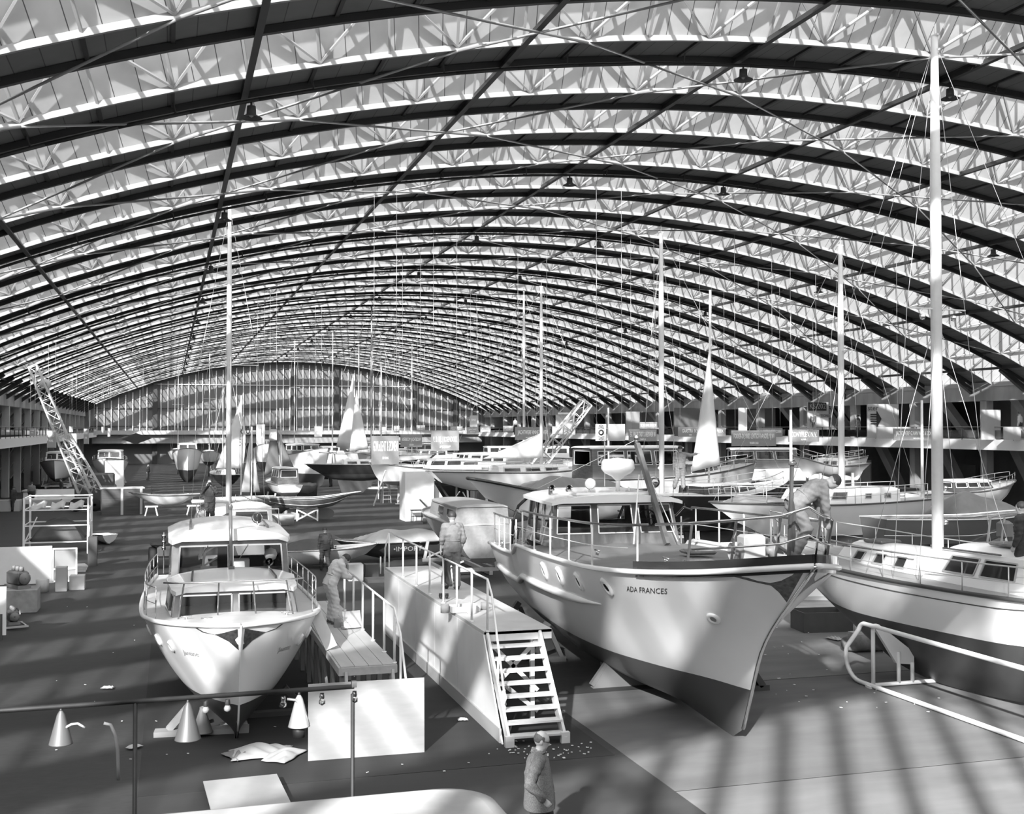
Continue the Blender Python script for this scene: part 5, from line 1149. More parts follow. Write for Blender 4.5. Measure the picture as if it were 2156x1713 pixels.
MB().slab([(.3, 1.0, 0), (1.9, 1.0, 0), (.3, 1.0, 2.6)], .6, (0, 1, 0)).build('stair_flight', WHITE, t); MB().bar((.3, .95, 2.9), (1.8, .95, .8), .06, .12).build('handrail', BLACK, t)
for x in (.5, 1.6): MB().bar((x, .95, 0), (x, .95, 2.6-(x-.3)*1.2), .06).build('handrail_post', BLACK, t)
# stools and bucket
def stool(px, py, lb):
    p = g(px, py); t = T('stool', lb, 'stool', (p.x, p.y, 0)); MB().box((0, 0, .72), (.75, .4, .06)).build('seat', BLACK, t)
    for x in (-.33, .33):
        for y in (-.16, .16): MB().bar((x, y, 0), (x, y, .7), .035).build('leg', BLACK, t)
    MB().box((0, 0, .35), (.66, .04, .04)).build('rung', BLACK, t)
stool(878, 1098, 'black metal stool table beside the white boxed stair')
p = g(895, 1101); o = MB().lathe([(0, 0), (.11, 0), (.15, .3), (.13, .3), (.10, .03)], n=16).build('bucket', STEEL, loc=(p.x, p.y, 0)); tag(o, 'small grey bucket on the floor by the black stool table', 'bucket')
for i, (x0, y0, x1, y1, h_) in enumerate(((912, 1088, 872, 1100, 1.5), (787, 1064, 812, 1066, 2.6), (797, 1050, 797, 1050, 1.6), (833, 1060, 885, 1060, 0))):
    a, b_ = g(x0, y0, .05), g(x1, y1, .05); b_.z = .05+h_
    if i == 0: a, b_ = b_, a; a, b_ = Vector((a.x, a.y-1.6, 1.55)), Vector((b_.x, b_.y-1.6, .05))
    if h_ == 0: b_.y = a.y
    o = MB().bar(a, b_, .09, .06).build('loose_timber', WHITE); tag(o, ('white pole slanting down beside the black stool table', 'long white pole propped against the cruiser beneath the G.W. v. LENT sign', 'short upright white pole under the bow beneath the G.W. v. LENT sign', 'white batten lying flat under the same cruiser')[i], 'pole')
p = g(805, 1058); t = T('step_ladder', 'wooden step ladder standing under the motor cruiser beneath the G.W. v. LENT sign', 'ladder', (p.x+.3, p.y, 0))
for x in (-.3, .3): MB().bar((x, -.4, 0), (x*.7, 0, 2.0), .05).build('stile', LGREY, t); MB().bar((x, .5, 0), (x*.7, .05, 1.95), .04).build('back_leg', LGREY, t)
for i in range(6): MB().box((0, -.36+.06*i, .3+.28*i), (.52-.03*i, .14, .03)).build('step', LGREY, t)
# grey launch beside the platform man
p = at(918, 1072, 43); b = Boat('launch', 'grey wooden launch with flat cabin behind the man on the platform', 'motor boat', (p.x+1.6, p.y-1.2, 0), .0, 8, 2.6, zs=[(0, 2.1), (1, 2.3)], zk=[(0, .7), (1, .9)], wl=.9, stem=[(0, .6), (1, 0)], mats=(mat('launch_grey', .27, .5, noise=.1), ANTIF), rub=GREY, nt=18, transom=.9)
house(b.root, .5, 5.5, 1.05, .9, 2.1, 2.75, fr=.2, mats=(MATS['launch_grey'], GREY), side=[(.1, .3, .3, .8), (.45, .65, .3, .8)], name='cabin'); props('timber cradle under the grey wooden launch', b.root.location, 0, 8, 2.6, 1.0)
# speedboats with covers
p = g(700, 1196); b = Boat('speedboat', 'white speedboat lying on the floor with a dark cover over its cockpit', 'speedboat', (p.x-2.3, p.y+1.0, 0), -pi/2-.12, 4.3, 1.75, zs=[(0, .72), (.6, .78), (1, .92)], zk=[(0, .08), (.6, .08), (1, .5)], wl=.14, stem=[(0, .5), (1, 0)], f=[(0, .9), (.5, 1), (.75, .85), (.92, .5), (1, .05)], a=[(0, .3), (1, .8)], mats=(HULLW, GLOSSW), deck=GLOSSW, rub=CHROME, rubr=.02, nt=20)
tarp('cockpit_cover', None, None, (0, 1.3, .75), 0, 1.6, 2.5, .35, TARPD, 8, parent=b.root); MB().slab([(-.6, 2.5, .8), (.6, 2.5, .8), (.5, 2.2, 1.15), (-.5, 2.2, 1.15)], .02, (0, 1, 0)).build('windscreen', GLASS, b.root)
p = g(820, 1183); b = Boat('runabout', 'dark-sided runabout lettered IMPORT, partly under a pale cover', 'speedboat', (p.x+2.6, p.y+1.2, 0), pi/2+.18, 4.9, 1.85, zs=[(0, .80), (.6, .84), (1, .98)], zk=[(0, .10), (.6, .10), (1, .5)], wl=.14, stem=[(0, .6), (1, 0)], f=[(0, .9), (.5, 1), (.75, .85), (.92, .5), (1, .05)], a=[(0, .3), (1, .8)], mats=(DGREY, DGREY), deck=mat('striped_deck', .35, .3, noise=.3, scale=9, stretch=(3, .1, 1)), rub=CHROME, rubr=.025, nt=20)
hulltext(b, 'hull_lettering', '•IMPORT•', .25, .55, .62, 1, .22, WHITE); hulltext(b, 'hull_lettering', '•IMPORT•', .25, .55, .62, -1, .22, WHITE)
tarp('pale_cover', None, None, (.1, 1.9, .84), 0, 2.2, 3.6, .62, TARPL, 11, parent=b.root); tarp('dark_cover', None, None, (.2, .9, .80), .2, 2.3, 1.6, .4, TARPD, 12, parent=b.root)
tarp('boat_cover', 'dark crumpled cover on the floor beyond the white speedboat', 'tarpaulin', tuple(g(650, 1150)), .1, 4.2, 2.4, .7, TARPD, 14)
p = g(748, 1220); 
for i, (dx, dy, s_, h, m_, lb) in enumerate(((0, 0, .55, .62, LGREY, 'pale carton with bottle beside it near the work stage rail'), (.75, .8, .5, .5, DGREY, 'low dark box behind the pale carton'))):
    o = MB().box((0, 0, h/2), (s_, s_, h), bev=.01).build('carton', m_, loc=(p.x+dx, p.y+dy, 0)); tag(o, lb, 'box')
o = MB().lathe([(0, 0), (.04, 0), (.04, .18), (.015, .24), (.015, .30), (0, .3)], n=10).build('bottle', BLACK, loc=(p.x+.38, p.y-.05, 0)); tag(o, 'dark bottle standing beside the pale carton', 'bottle')
for i, dx in enumerate((0, .16)): q_ = g(802, 1213); o = MB().tube([(0, 0, 0), (0, 0, .65)], .03, 8).build('short_post', WHITE, loc=(q_.x+dx, q_.y, .12)); tag(o, 'short white post on the dark block, %s' % ('nearer the work stage' if i == 0 else 'nearer the platform'), 'post', 'posts on the dark block')
q_ = g(805, 1222); o = MB().box((0, 0, .06), (1.2, .8, .12)).build('timber_block', DGREY, loc=(q_.x, q_.y, 0)); tag(o, 'low dark block between work stage and platform', 'block')
# boats behind the ADA FRANCES
p = at(1400, 945, 56); b = cruiser('large motor yacht with dark sides and long white wheelhouse roof beyond the ADA FRANCES radar', (at(1205, 1000, 58).x, at(1205, 1000, 58).y, 0), -pi/2+.1, 11, 3.4, 3.55, top=HULLC, cab=WOOD, zk=1.0, wh=1.55, cy=(.05, .55), fc=(.55, .75), frame=WHITE, glass=GLASS, rub=DARKHULL); props('timber cradle under the large motor yacht with white wheelhouse roof', b.root.location, -pi/2+.1, 11, 3.4, 1.4)
p = at(1345, 1035, 44); b = sloop('dark-hulled yacht with pale deck rails beside the ADA FRANCES', (p.x, p.y, 0), -pi/2+.3, 8.2, 2.6, 3.3, 13.3, top=DARKHULL, bot=DARKHULL, zk=1.5, my=.14, rub=GLOSSW, r=.11, spread=((.52, .75),), cab=DARKHULL); props('timber cradle under the dark-hulled yacht', b.root.location, -pi/2+.3, 8.2, 2.6, 1.7)
pm = at(1432, 1032, 45.5); pz_ = person('man in light shirt standing on the dark-hulled yacht, arm stretched towards the tall narrow sail', (pm.x, pm.y, 3.25), -.35, stand(el_r=(.42, .1, 1.36), wr_r=(.68, .2, 1.42), hand_r=(1, .2, .1), palm_r=(0, 0, -1), an_l=(-.22, .1, .08), an_r=(.1, -.2, .08)), A_OVER, .02)
t = T('sailing_dinghy', 'dinghy with one tall narrow pale sail hung beside the GAASTRA sign', 'dinghy', (at(1490, 1000, 50).x, at(1490, 1000, 50).y, 0)); o_ = Vector(t.location)
sailcloth('sail', [at(1493, 738, 50)-o_, at(1455, 993, 50)-o_, at(1516, 978, 50)-o_], SAILW, t, .5); MB().tube([at(1496, 610, 50.3)-o_, Vector((at(1490, 1000, 50.3).x-o_.x, .2, 2.0))], .05, 8).build('mast', ALU, t)
h_ = MB(); h_.grid([[Vector((w_*.8*sin(pi*min(.95, .25+.75*(1-u))), -2+4.4*u, 2.2+.6*abs(w_)**2)) for w_ in (-1, -.6, 0, .6, 1)] for u in [i/8 for i in range(9)]]); o = h_.build('hull', HULLW, t); o.modifiers.new('s', 'SOLIDIFY').thickness = .04
trestle((o_.x, o_.y+.3, 0), 0, 1.2, 2.2, 'tall trestle under the dinghy with the narrow pale sail')
p = at(1530, 985, 74); b = cruiser('white motor cruiser with dark bottom raised behind the white yacht, under the FOKKER sign', (p.x, p.y, 0), -pi/2-.35, 9, 3.0, 3.6, zk=1.7, wh=1.15, cy=(.02, .5), fc=None, glass=GLASS, cab=WOOD, wl=2.35); props('timber cradle under the raised motor cruiser', b.root.location, -pi/2-.35, 9, 3.0, 2.2)
p = at(1668, 968, 62); b = sloop('small white sailing boat on high props below the CONYPLEX sign', bowat((p.x, p.y, 0), pi/2, 4.6), pi/2, 4.6, 1.9, 3.95, None, zk=3.0, keel=False, cabin=True, bot=HULLW); props('tall timber props under the small white sailing boat', b.root.location, pi/2, 4.6, 1.9, 3.25)
p = at(1492, 1062, 41); b = Boat('sailing_yacht', 'long white yacht with low white cabin, lying across behind the stooping man', 'sailing yacht', bowat((p.x, p.y, 0), pi/2+.05, 9.2), pi/2+.05, 9.2, 2.7, zs=[(0, 3.02), (.5, 2.92), (1, 3.05)], zk=[(0, 2.1), (.3, 1.5), (.7, 1.5), (1, 2.3)], wl=1.75, stem=[(0, 1.1), (1, 0)], stern=[(0, .75), (1, 0)], f=[(0, .7), (.3, .95), (.5, 1), (.7, .88), (.86, .6), (.95, .3), (1, .004)], mats=(GLOSSW, ANTIF), rub=DGREY, rubr=.03, nt=26)
house(b.root, 1.6, 5.9, .85, .65, 2.92, 3.42, fr=.3, mats=(GLOSSW, GLOSSW), name='coachroof', over=0, rt=.03, side=[(.10, .16, .35, .7), (.30, .36, .35, .7), (.55, .70, .3, .85), (.75, .92, .3, .85)], frame=LGREY); mast(b.root, 0, 3.6, 3.3, 12.5, .12, ALU, spread=((.57, .7),), stays=[(0, 9, 3.1), (0, .1, 3.1)]); b.rail(.05, .93, 8, .6, r=.014, m=WIRE)
tarp('dinghy_cover', None, None, (0, 7.2, 3.0), 0, 1.1, 2.4, .3, TARPG, 20, parent=b.root)
for i, x in enumerate((.25, .75)): h_ = Vector(b.root.location)+hv(pi/2+.05)*9.2*x; cradle((h_.x, h_.y, 0), pi/2+.05, 2.3, 1.9, .8, 'white-painted cradle under the long white yacht, %s end' % ('square stern' if i == 0 else 'bow'), m=WHITE, group='cradles under the long white yacht')
# right-hand group
p = at(1918, 1030, 58); b = cruiser('white sport cruiser with raked bow rail, moored stern-on below the gallery', (p.x, p.y, 0), -pi/2+.05, 6.6, 2.3, 2.75, zk=1.5, wh=.55, cy=(.3, .7), fc=None, cab=DGREY, bot=HULLW); props('timber cradle under the white sport cruiser', b.root.location, -pi/2+.05, 6.6, 2.3, 1.7)
p = at(1960, 1110, 37); b = Boat('wooden_motorboat', 'dark varnished motorboat with pale stripes behind the tall mast', 'motor boat', (p.x-1.5, p.y+1, 0), -pi/2, 6.5, 2.0, zs=[(0, 2.75), (.6, 2.7), (1, 2.9)], zk=[(0, 1.6), (.5, 1.5), (1, 2.2)], wl=1.9, stem=[(0, .8), (1, 0)], mats=(mat('mid_varnish', .12, .25, coat=.5), DARKHULL), rub=GLOSSW, rubr=.02, nt=20, deck=WOOD)
for sd in (-1, 1): MB().tube([b.P(i/20, .55, sd, .004) for i in range(20)], .014, 4).build('painted_line', GLOSSW, b.root)
props('timber cradle under the dark varnished motorboat', b.root.location, -pi/2, 6.5, 2.0, 1.9)
p = at(2075, 1062, 44); tarp('canopy_cover', 'grey humped canvas cover beside the outboard motor', 'tarpaulin', (p.x, p.y+1, 2.2), 0, 3.6, 3.4, 1.1, TARPG, 30)
o = MB().box((0, 0, 1.1), (3.0, 3.0, 2.2), bev=.05).build('stand_box', DGREY, loc=(p.x, p.y+1.1, 0)); tag(o, 'dark high stand box beneath the grey humped canvas cover', 'stand')
p = at(2095, 1140, 31); t = T('outboard_stand', 'outboard motor clamped on a grey display stand', 'outboard motor', (p.x, p.y, 0))
MB().box((0, 0, 1.3), (1.1, .7, 2.6), bev=.04).build('stand', GREY, t); MB().box((.2, -.1, 2.95), (.28, .4, .5), bev=.08).build('motor_cowl', STEEL, t); MB().bar((.2, -.25, 2.8), (.2, -.3, 2.2), .09, .16).build('shaft', CHROME, t)
for x in (-.45, .0): MB().bar((x, -.2, 2.6), (x+.12, -.2, 3.3), .04).build('bracket', LGREY, t)
o = MB().box((0, 0, 1.25), (4.6, 1.6, 2.5), bev=.02).build('freight_box', mat('freight_black', .035, .6), loc=(at(1855, 1022, 60).x, at(1855, 1022, 60).y+.8, 0)); tag(o, 'long dark freight box lettered R.S.K. below the gallery', 'crate'); text_part('lettering', 'R.S.K.', .5, WHITE, o, (.55, -.82, 2.36), (pi/2, 0, 0)); text_part('lettering', '145', .32, WHITE, o, (-1.2, -.82, 2.05), (pi/2, 0, 0))
# foreground right clutter
p = g(1748, 1330); t = T('open_crate', 'open dark wooden crate on the floor behind the cradle of the tall-masted yacht', 'crate', (p.x, p.y+.5, 0), -.12)
for (c, s_) in (((0, -.45, .28), (1.45, .03, .56)), ((0, .45, .28), (1.45, .03, .56)), ((-.71, 0, .28), (.03, .9, .56)), ((.71, 0, .28), (.03, .9, .56)), ((0, 0, .03), (1.4, .88, .03))): MB().box(c, s_).build('side_board' if c[2] > .1 else 'bottom_board', DGREY, t)
p = g(1842, 1372); o = MB(); m = o.tube([(-.75+.15*i, .02*sin(i*2), .22+.01*sin(i*3)) for i in range(11)], [.15, .2, .215, .205, .22, .21, .205, .215, .2, .2, .14], 16); o = m.build('canvas_roll', mat('roll_canvas', .20, .75, noise=.25, scale=7, bump=.8), loc=(p.x, p.y+.2, 0)); o.rotation_euler.z = -.12; tag(o, 'rolled grey canvas bundle on the floor beside the white cradle', 'canvas roll')
for i, (px, py) in enumerate(((1805, 1335), (1925, 1325), (1955, 1330))):
    p = g(px, py); t = T('hull_prop', ('white upright prop with slanting board under the bow of the tall-masted yacht', 'grey upright prop behind the canvas roll', 'grey upright prop next to the white cradle foot')[i], 'prop', (p.x, p.y, 0), 0); MB().box((0, 0, .8), (.12, .12, 1.3 if i == 0 else 1.1)).build('post', WHITE if i == 0 else LGREY, t); MB().bar((.0, .0, .05), (.9, .1, 1.2), .22, .08).build('slanting_board', LGREY, t); MB().box((.2, 0, .05), (.9, .25, .1)).build('foot', LGREY, t)
p = g(1740, 1270); t = T('low_stand', 'low white sloping stand side behind the bow of the ADA FRANCES', 'stand', (p.x, p.y+1, 0), -.35); MB().slab([(-1.6, 0, 0), (1.6, 0, 0), (1.6, 0, .25), (-1.6, 0, 1.1)], .05, (0, 1, 0)).build('panel', WHITE, t); MB().box((0, 0, .06), (3.3, .3, .12)).build('plinth', LGREY, t)
p = at(1520, 1120, 36); t = T('work_table', 'pale low work table behind the foredeck of the ADA FRANCES', 'table', (p.x, p.y, 0))
MB().box((0, 0, 2.0), (2.4, 1.2, .08)).build('tabletop', WHITE, t)
for x in (-1.1, 1.1):
    for y in (-.5, .5): MB().box((x, y, 1.0), (.08, .08, 1.96)).build('leg', WHITE, t)
# far rows of boats
rnd = random.Random(5)
rows = [(395, 122, pi, 'M'), (455, 133, pi, 'S'), (640, 112, pi+.4, 'M'), (700, 128, pi/2, 'M'), (620, 140, 2.6, 'S'), (560, 150, pi, 'M'), (840, 112, pi/2+.3, 'S'), (905, 118, pi/2, 'M'), (960, 100, -pi/2, 'S'), (1010, 92, pi/2+.2, 'M'), (1090, 79, -pi/2, 'S'), (1150, 98, pi/2, 'M'), (1200, 110, 2.5, 'S'), (880, 140, pi/2, 'M'), (790, 158, 2.4, 'M'), (360, 140, pi, 'S'), (1060, 125, -pi/2, 'M'), (1290, 92, pi/2, 'M')]
lb1 = ['nearest the end wall', 'with square wheelhouse', 'beneath the long hanging signs', 'beside the white crane boom', 'behind the dark sails', 'between two masts', 'under the end gallery', 'past the jeep', 'in the far row']
MH = {455: (745, 441), 620: (700, 620), 840: (730, 867), 960: (640, 782), 1090: (612, 1103), 1200: (790, 1142), 360: (770, 375)}
for i, (px, d, rz, k) in enumerate(rows):
    p = at(px, 950, d); L = rnd.uniform(7.5, 10)
    near = ('%d metre row' % d)
    if k == 'M': b = cruiser('distant white motor boat %s, %s' % (('with pale cabin', 'with dark-windowed cabin', 'with long low cabin', 'with tall wheelhouse', 'with varnished cabin')[i % 5], ('far down the central aisle', 'left of the dark sails', 'right of the numbered sail', 'beyond the jeep', 'just before the end wall', 'behind the yacht with white sails', 'behind the LENT sign', 'beneath the dark hanging signs', 'beyond the long white yacht', 'below the slanting crane boom', 'near the tall pale mast', 'in front of the far gallery columns', 'close to the wooden motor yacht', 'beside the white sails', 'in the far middle row', 'at the end of the aisle', 'under the central signs', 'behind the radar dome')[i]), (p.x-hv(rz).x*L/2, p.y-hv(rz).y*L/2, 0), rz, L, 3.0, rnd.uniform(2.6, 3.6), top=rnd.choice((HULLW, HULLC, HULLW)), cab=rnd.choice((WHITE, WOOD, WHITE)), zk=-.13, wl=1.3, wh=rnd.uniform(.8, 1.2), rail=False)
    else:
        top = MH[px][0]; mz = CAMZ+(900-top)*d/2411.8
        q_ = at(MH[px][1], 950, d); root = Vector((q_.x, q_.y, 0))-hv(rz)*L*.58
        sloop('distant sailing boat with bare mast, %s' % {455: 'left of the big foreground mast', 620: 'in front of the end wall centre', 840: 'to the right of the white sails', 960: 'its thick mast beside the LENT sign', 1090: 'its bright mast above the ANNE WEVER sign', 1200: 'its mast just before the crane boom', 360: 'nearest the dark hanging diamond'}[px], tuple(root), rz, L, 2.4, rnd.uniform(2.4, 3.0), mz, top=rnd.choice((HULLW, HULLC, DARKHULL)), r=.09 if px in (960, 1090) else .06, mm=ALU if px != 960 else mat('grey_mast', .25, .4), rail=False)
# free-standing bare poles seen among the boats
for (px, yt, yb, d, lb) in ((1665, 862, 1045, 45, 'thin pale mast with furled pennant in front of the CONYPLEX sign'), (1941, 842, 1075, 48, 'plain pale mast just before the tall-masted yacht'), (1281, 858, 1000, 66, 'slim white pole rising over the wooden motor yacht'), (755, 728, 985, 118, 'slim pale mast directly behind the white sails'), (700, 700, 985, 126, 'thin mast near the end wall to the left of the white sails')):
    a = at(px, yt, d); o = MB().tube([(0, 0, 0), (0, 0, a.z)], [.08, .05], 8).build('bare_mast', ALU, loc=(a.x, a.y, 0)); tag(o, lb, 'mast')
# ---------------- signs hung from the roof ----------------
SIGNM = mat('grey_sign_board', .24, .6, noise=.04); LETW = mat('white_lettering', .85, .6)
def roofz(x): return CZ+sqrt(max(1, (RR-.1)**2-(x-CX)**2))
def hang_sign(px, py, d, wpx, hpx, lines, label, m=SIGNM, rz=0, sub=None, board='hanging_sign', wires=True, small=None):
    c = at(px, py, d); w = wpx*d/2411.8; h = hpx*d/2411.8
    t = T(board, label, 'sign', (c.x, c.y, c.z), rz)
    MB().box((0, 0, 0), (w, .06, h)).build('board', m, t)
    n = len(lines)
    for i, (s_, fw, fh, vy) in enumerate(lines):
        text_part('lettering', s_, 1, LETW, t, (0, -.035, vy*h), (pi/2, 0, 0), width=w*fw, height=h*fh, bold=.01)
    if wires:
        for sx in (-.42, .42):
            xx = c.x+sx*w*cos(rz); MB().tube([(sx*w, 0, h/2), (sx*w, 0, roofz(xx)-c.z)], .008, 4).build('hanging_wire', WIRE, t)
    return t
hang_sign(811, 947, 47, 62, 60, [('G.W.v.LENT', .42, .22, .17), ('& ZONEN', .42, .22, .17), ('DE KAAG', .2, .09, -.27)][:0]+[('G.W.v.LENT & ZONEN', .90, .36, .12), ('DE KAAG', .22, .09, -.28)], 'square grey sign lettered G.W. v. LENT & ZONEN, slightly turned', rz=.25)
hang_sign(866, 927, 66, 46, 27, [('AKERBOOM JACHTBOUW', .9, .38, .08), ('LEIDEN', .2, .13, -.33)], 'grey hanging sign between the LENT sign and the larger striped-letter sign')
hang_sign(937, 927, 60, 60, 42, [('V. D. BIJL | ROSENDOKK', .86, .36, .05), ('AMSTERDAM', .4, .13, -.32)], 'larger grey hanging sign next to the left of the mast of the long white yacht')
hang_sign(1121, 912, 70, 76, 27, [('JACHTWERF ANNE WEVER', .86, .42, .08), ('HARDERWIJK', .4, .16, -.33)], 'grey hanging sign lettered JACHTWERF ANNE WEVER')
hang_sign(1353, 916, 63, 63, 25, [('E.G. VAN DE STADT SCHEEPSWERF NV', .92, .42, .08), ('ZAANDAM', .2, .15, -.34)], 'grey hanging sign lettered E.G. VAN DE STADT SCHEEPSWERF')
hang_sign(1453, 909, 64, 55, 20, [('GAASTRA  N.V.', .68, .40, .10), ('SNEEK', .12, .14, -.30)], 'small grey hanging sign lettered GAASTRA N.V.')
hang_sign(1512, 909, 72, 34, 18, [('F. PEEK', .7, .35, .1)], 'small grey hanging sign lettered F. PEEK behind the tall narrow sail')
hang_sign(1587, 922, 60, 104, 33, [('FOKKER-DE VRIES LENTSCH HANDELMIJ NV', .92, .42, .12), ('WARMOND', .2, .15, -.32)], 'wide grey hanging sign lettered FOKKER-DE VRIES LENTSCH')
hang_sign(1620, 910, 70, 60, 19, [('LAMMERTSE BUTTERCORN', .9, .35, .1)], 'grey sign mostly hidden behind the wide FOKKER sign')
hang_sign(1692, 917, 62, 72, 25, [('CONYPLEX N.V.', .86, .44, .10), ('ALKMAAR', .2, .14, -.32)], 'grey hanging sign lettered CONYPLEX N.V.')
hang_sign(1690, 906, 74, 60, 12, [('INTERNATIONAAL VERHUUR', .8, .35, 0)], 'thin grey sign peeping over the CONYPLEX sign')
hang_sign(1933, 914, 60, 120, 25, [('JACHTWERF G.VAN WIJK & ZOONEMAN', .92, .45, .08), ('WOUBRUGGE', .22, .15, -.34)], 'wide grey hanging sign lettered JACHTWERF G. VAN WIJK & ZOON crossed by the tall mast')
hang_sign(1365, 895, 86, 40, 14, [('SEC. NEDERLAND. EENDRACHT', .9, .4, 0)], 'grey sign hung higher behind the VAN DE STADT sign')
hang_sign(997, 886, 88, 16, 24, [('BAR', .6, .2, .1)], 'pale blank notice hung beside the far end of the gallery', m=LGREY)
for i, (px, py, w, h, d) in enumerate(((109, 924, 24, 36, 72), (156, 926, 16, 28, 84), (182, 918, 13, 32, 96), (201, 909, 9, 14, 118), (216, 905, 5, 14, 130), (230, 910, 7, 18, 112), (69, 909, 15, 16, 74), (150, 903, 10, 12, 100))):
    hang_sign(px, py, d, w, h, [('STAND', .7, .16, .2), ('HAL', .5, .14, -.1)][:1 if w < 10 else 2], 'small grey hanging sign seen obliquely beside the crane, %s' % ('largest and nearest', 'second nearest', 'third, over the far cruisers', 'narrow one by the end wall', 'narrowest of the row', 'narrow one left of the diamond', 'up against the gallery rail', 'high behind the crane mast')[i], rz=-.7, m=mat('mid_sign_board', .36, .6))
for i, (px, py, w, h, d) in enumerate(((549, 914, 20, 42, 78), (575, 915, 16, 24, 80), (670, 908, 16, 22, 96), (806, 905, 12, 14, 120), (835, 903, 12, 14, 120), (886, 901, 18, 12, 110), (955, 902, 14, 10, 110), (967, 902, 14, 10, 112), (995, 906, 25, 14, 100), (1022, 903, 22, 12, 110), (1070, 902, 22, 12, 108), (1175, 905, 26, 16, 100))):
    hang_sign(px, py, d, w, h, [('JACHT', .7, .25, .15), ('BOUW', .4, .18, -.2)], 'distant grey hanging sign %s' % ('turned in front of the dark sails', 'pinned against the dark sail', 'above the jeep', 'just past the LENT sign, nearer side', 'just past the LENT sign, farther side', 'over the middle row of boats', 'tucked beside the large striped-letter sign', 'behind the large striped-letter sign', 'before the last white uprights', 'at the far corner', 'beside the twin masts', 'right of the ANNE WEVER sign')[i], rz=-.6 if i == 0 else 0, m=MATS['mid_sign_board'])
# dark diamond banner
c = at(286, 923, 104); t = T('diamond_banner', 'flat dark diamond-shaped banner hanging over the far aisle', 'banner', (c.x, c.y, c.z)); s_ = 104/2411.8
MB().slab([(-33*s_, 0, 1*s_), (0, 0, 12*s_), (33*s_, 0, 1*s_), (0, 0, -12*s_)][::-1], .08, (0, 1, 0)).build('board', mat('banner_dark', .03, .6), t)
for sx in (-14, 14): MB().tube([(sx*s_, .04, 6*s_), (sx*s_, .04, roofz(c.x)-c.z)], .01, 4).build('hanging_wire', WIRE, t)
# round advertising panel on the wooden yacht
c = at(1265, 910, 51); t = T('emblem_board', 'white board with round black emblem over the large wooden motor yacht', 'sign', (c.x, c.y, c.z)); MB().box((0, 0, 0), (.5, .04, .75)).build('board', WHITE, t); MB().lathe([(.07, 0), (.13, 0), (.13, .02), (.07, .02)], (0, -.02, .0), 20, Matrix.Rotation(pi/2, 4, 'X')).build('emblem', BLACK, t)
for k in (-1, 1): 
    for q in range(3): MB().tube([(-.15+.02*q, -.03, k*(.17+.06*q)), (0, -.03, k*(.22+.06*q)), (.15-.02*q, -.03, k*(.17+.06*q))], .01, 4).build('emblem_arc', BLACK, t)
MB().box((.75, 0, 0), (.8, .04, .75)).build('board', LGREY, t); MB().tube([(.2, .05, .3), (.2, .05, -2.4)], .03, 6).build('pole', ALU, t)
for sx in (-.2, 1.0): MB().tube([(sx, 0, .37), (sx, 0, roofz(c.x)-c.z)], .01, 4).build('hanging_wire', WIRE, t)
# ---------------- roof lamps ----------------
lamp0 = None; ordn = ['nearest', 'second', 'third', 'fourth', 'fifth', 'sixth', 'seventh', 'eighth', 'ninth', 'tenth', 'eleventh']
for ki, k in enumerate(range(2, 33, 3)):
    for ji, j in enumerate((0, 2, 3, 5)):
        p = ap(P0+j*DP, -.28, Y0+5*k+1.55)
        lb = 'dark bell lamp on the %s lamp pipe from the camera, %s' % (ordn[ki], ('nearest the crane side', 'second from the crane side', 'third from the crane side', 'nearest the clock side')[ji])
        if lamp0 is None:
            t = T('bell_lamp', lb, 'lamp', p, 0, 'bell lamps under the vault'); MB().tube([(.12, 0, .1), (.12, 0, -.08)], .03, 8).build('bracket', STEELD, t)
            MB().lathe([(.0, .02), (.11, .0), (.12, -.18), (.13, -.22), (.28, -.30), (.28, -.31), (.12, -.235), (.10, -.2), (0, -.2)], (.12, 0, -.05), 20).build('bell_shade', DGREY, t)
            MB().lathe([(0, -.31), (.05, -.28), (.06, -.24), (0, -.2)], (.12, 0, -.03), 12).build('bulb', LGREY, t); lamp0 = t
        else: dup(lamp0, loc=p, label=lb)
# ---------------- gallery booths, clock ----------------
c = at(1609, 834, 102); t = T('wall_clock', 'round white clock hanging from the concrete beam over the gallery', 'clock', (c.x, c.y, c.z), -.3)
MB().lathe([(0, -.05), (.36, -.05), (.38, 0), (.36, .04), (0, .04)], n=28, M=Matrix.Rotation(pi/2, 4, 'X')).build('case', WHITE, t)
m = MB()
for i in range(12): a = pi*i/6; m.bar((.27*cos(a), -.06, .27*sin(a)), (.33*cos(a), -.06, .33*sin(a)), .035, .02)
m.build('hour_marks', BLACK, t); MB().bar((0, -.065, 0), (-.16, -.065, -.06), .04, .02).build('hour_hand', BLACK, t); MB().bar((0, -.07, 0), (.20, -.07, .10), .03, .02).build('minute_hand', BLACK, t); MB().tube([(0, 0, .36), (0, 0, .9)], .02, 6).build('hanger', STEELD, t)
def booth(px0, px1, py0, py1, d, label, m=LGREY, depth=2.5, cat='booth'):
    a, b_ = at(px0, py0, d), at(px1, py1, d); zt = a.z; zb = 4.95; t = T('gallery_booth', label, cat, ((a.x+b_.x)/2, a.y, zb)); w = abs(b_.x-a.x)
    MB().box((0, 0, (zt-zb)/2), (w, .12, zt-zb)).build('panel', m, t)
    return t, w, zt-zb
t, w, h = booth(1700, 1752, 846, 915, 92, 'pale booth on the gallery with black KS 202 number board and shield emblem')
MB().box((-.1, -.1, h-.35), (w*.86, .06, .66)).build('number_board', BLACK, t); text_part('lettering', 'KS 202', 1, mat('dull_lettering', .30, .6), t, (-.1, -.14, h-.35), (pi/2, 0, 0), width=w*.76, height=.42)
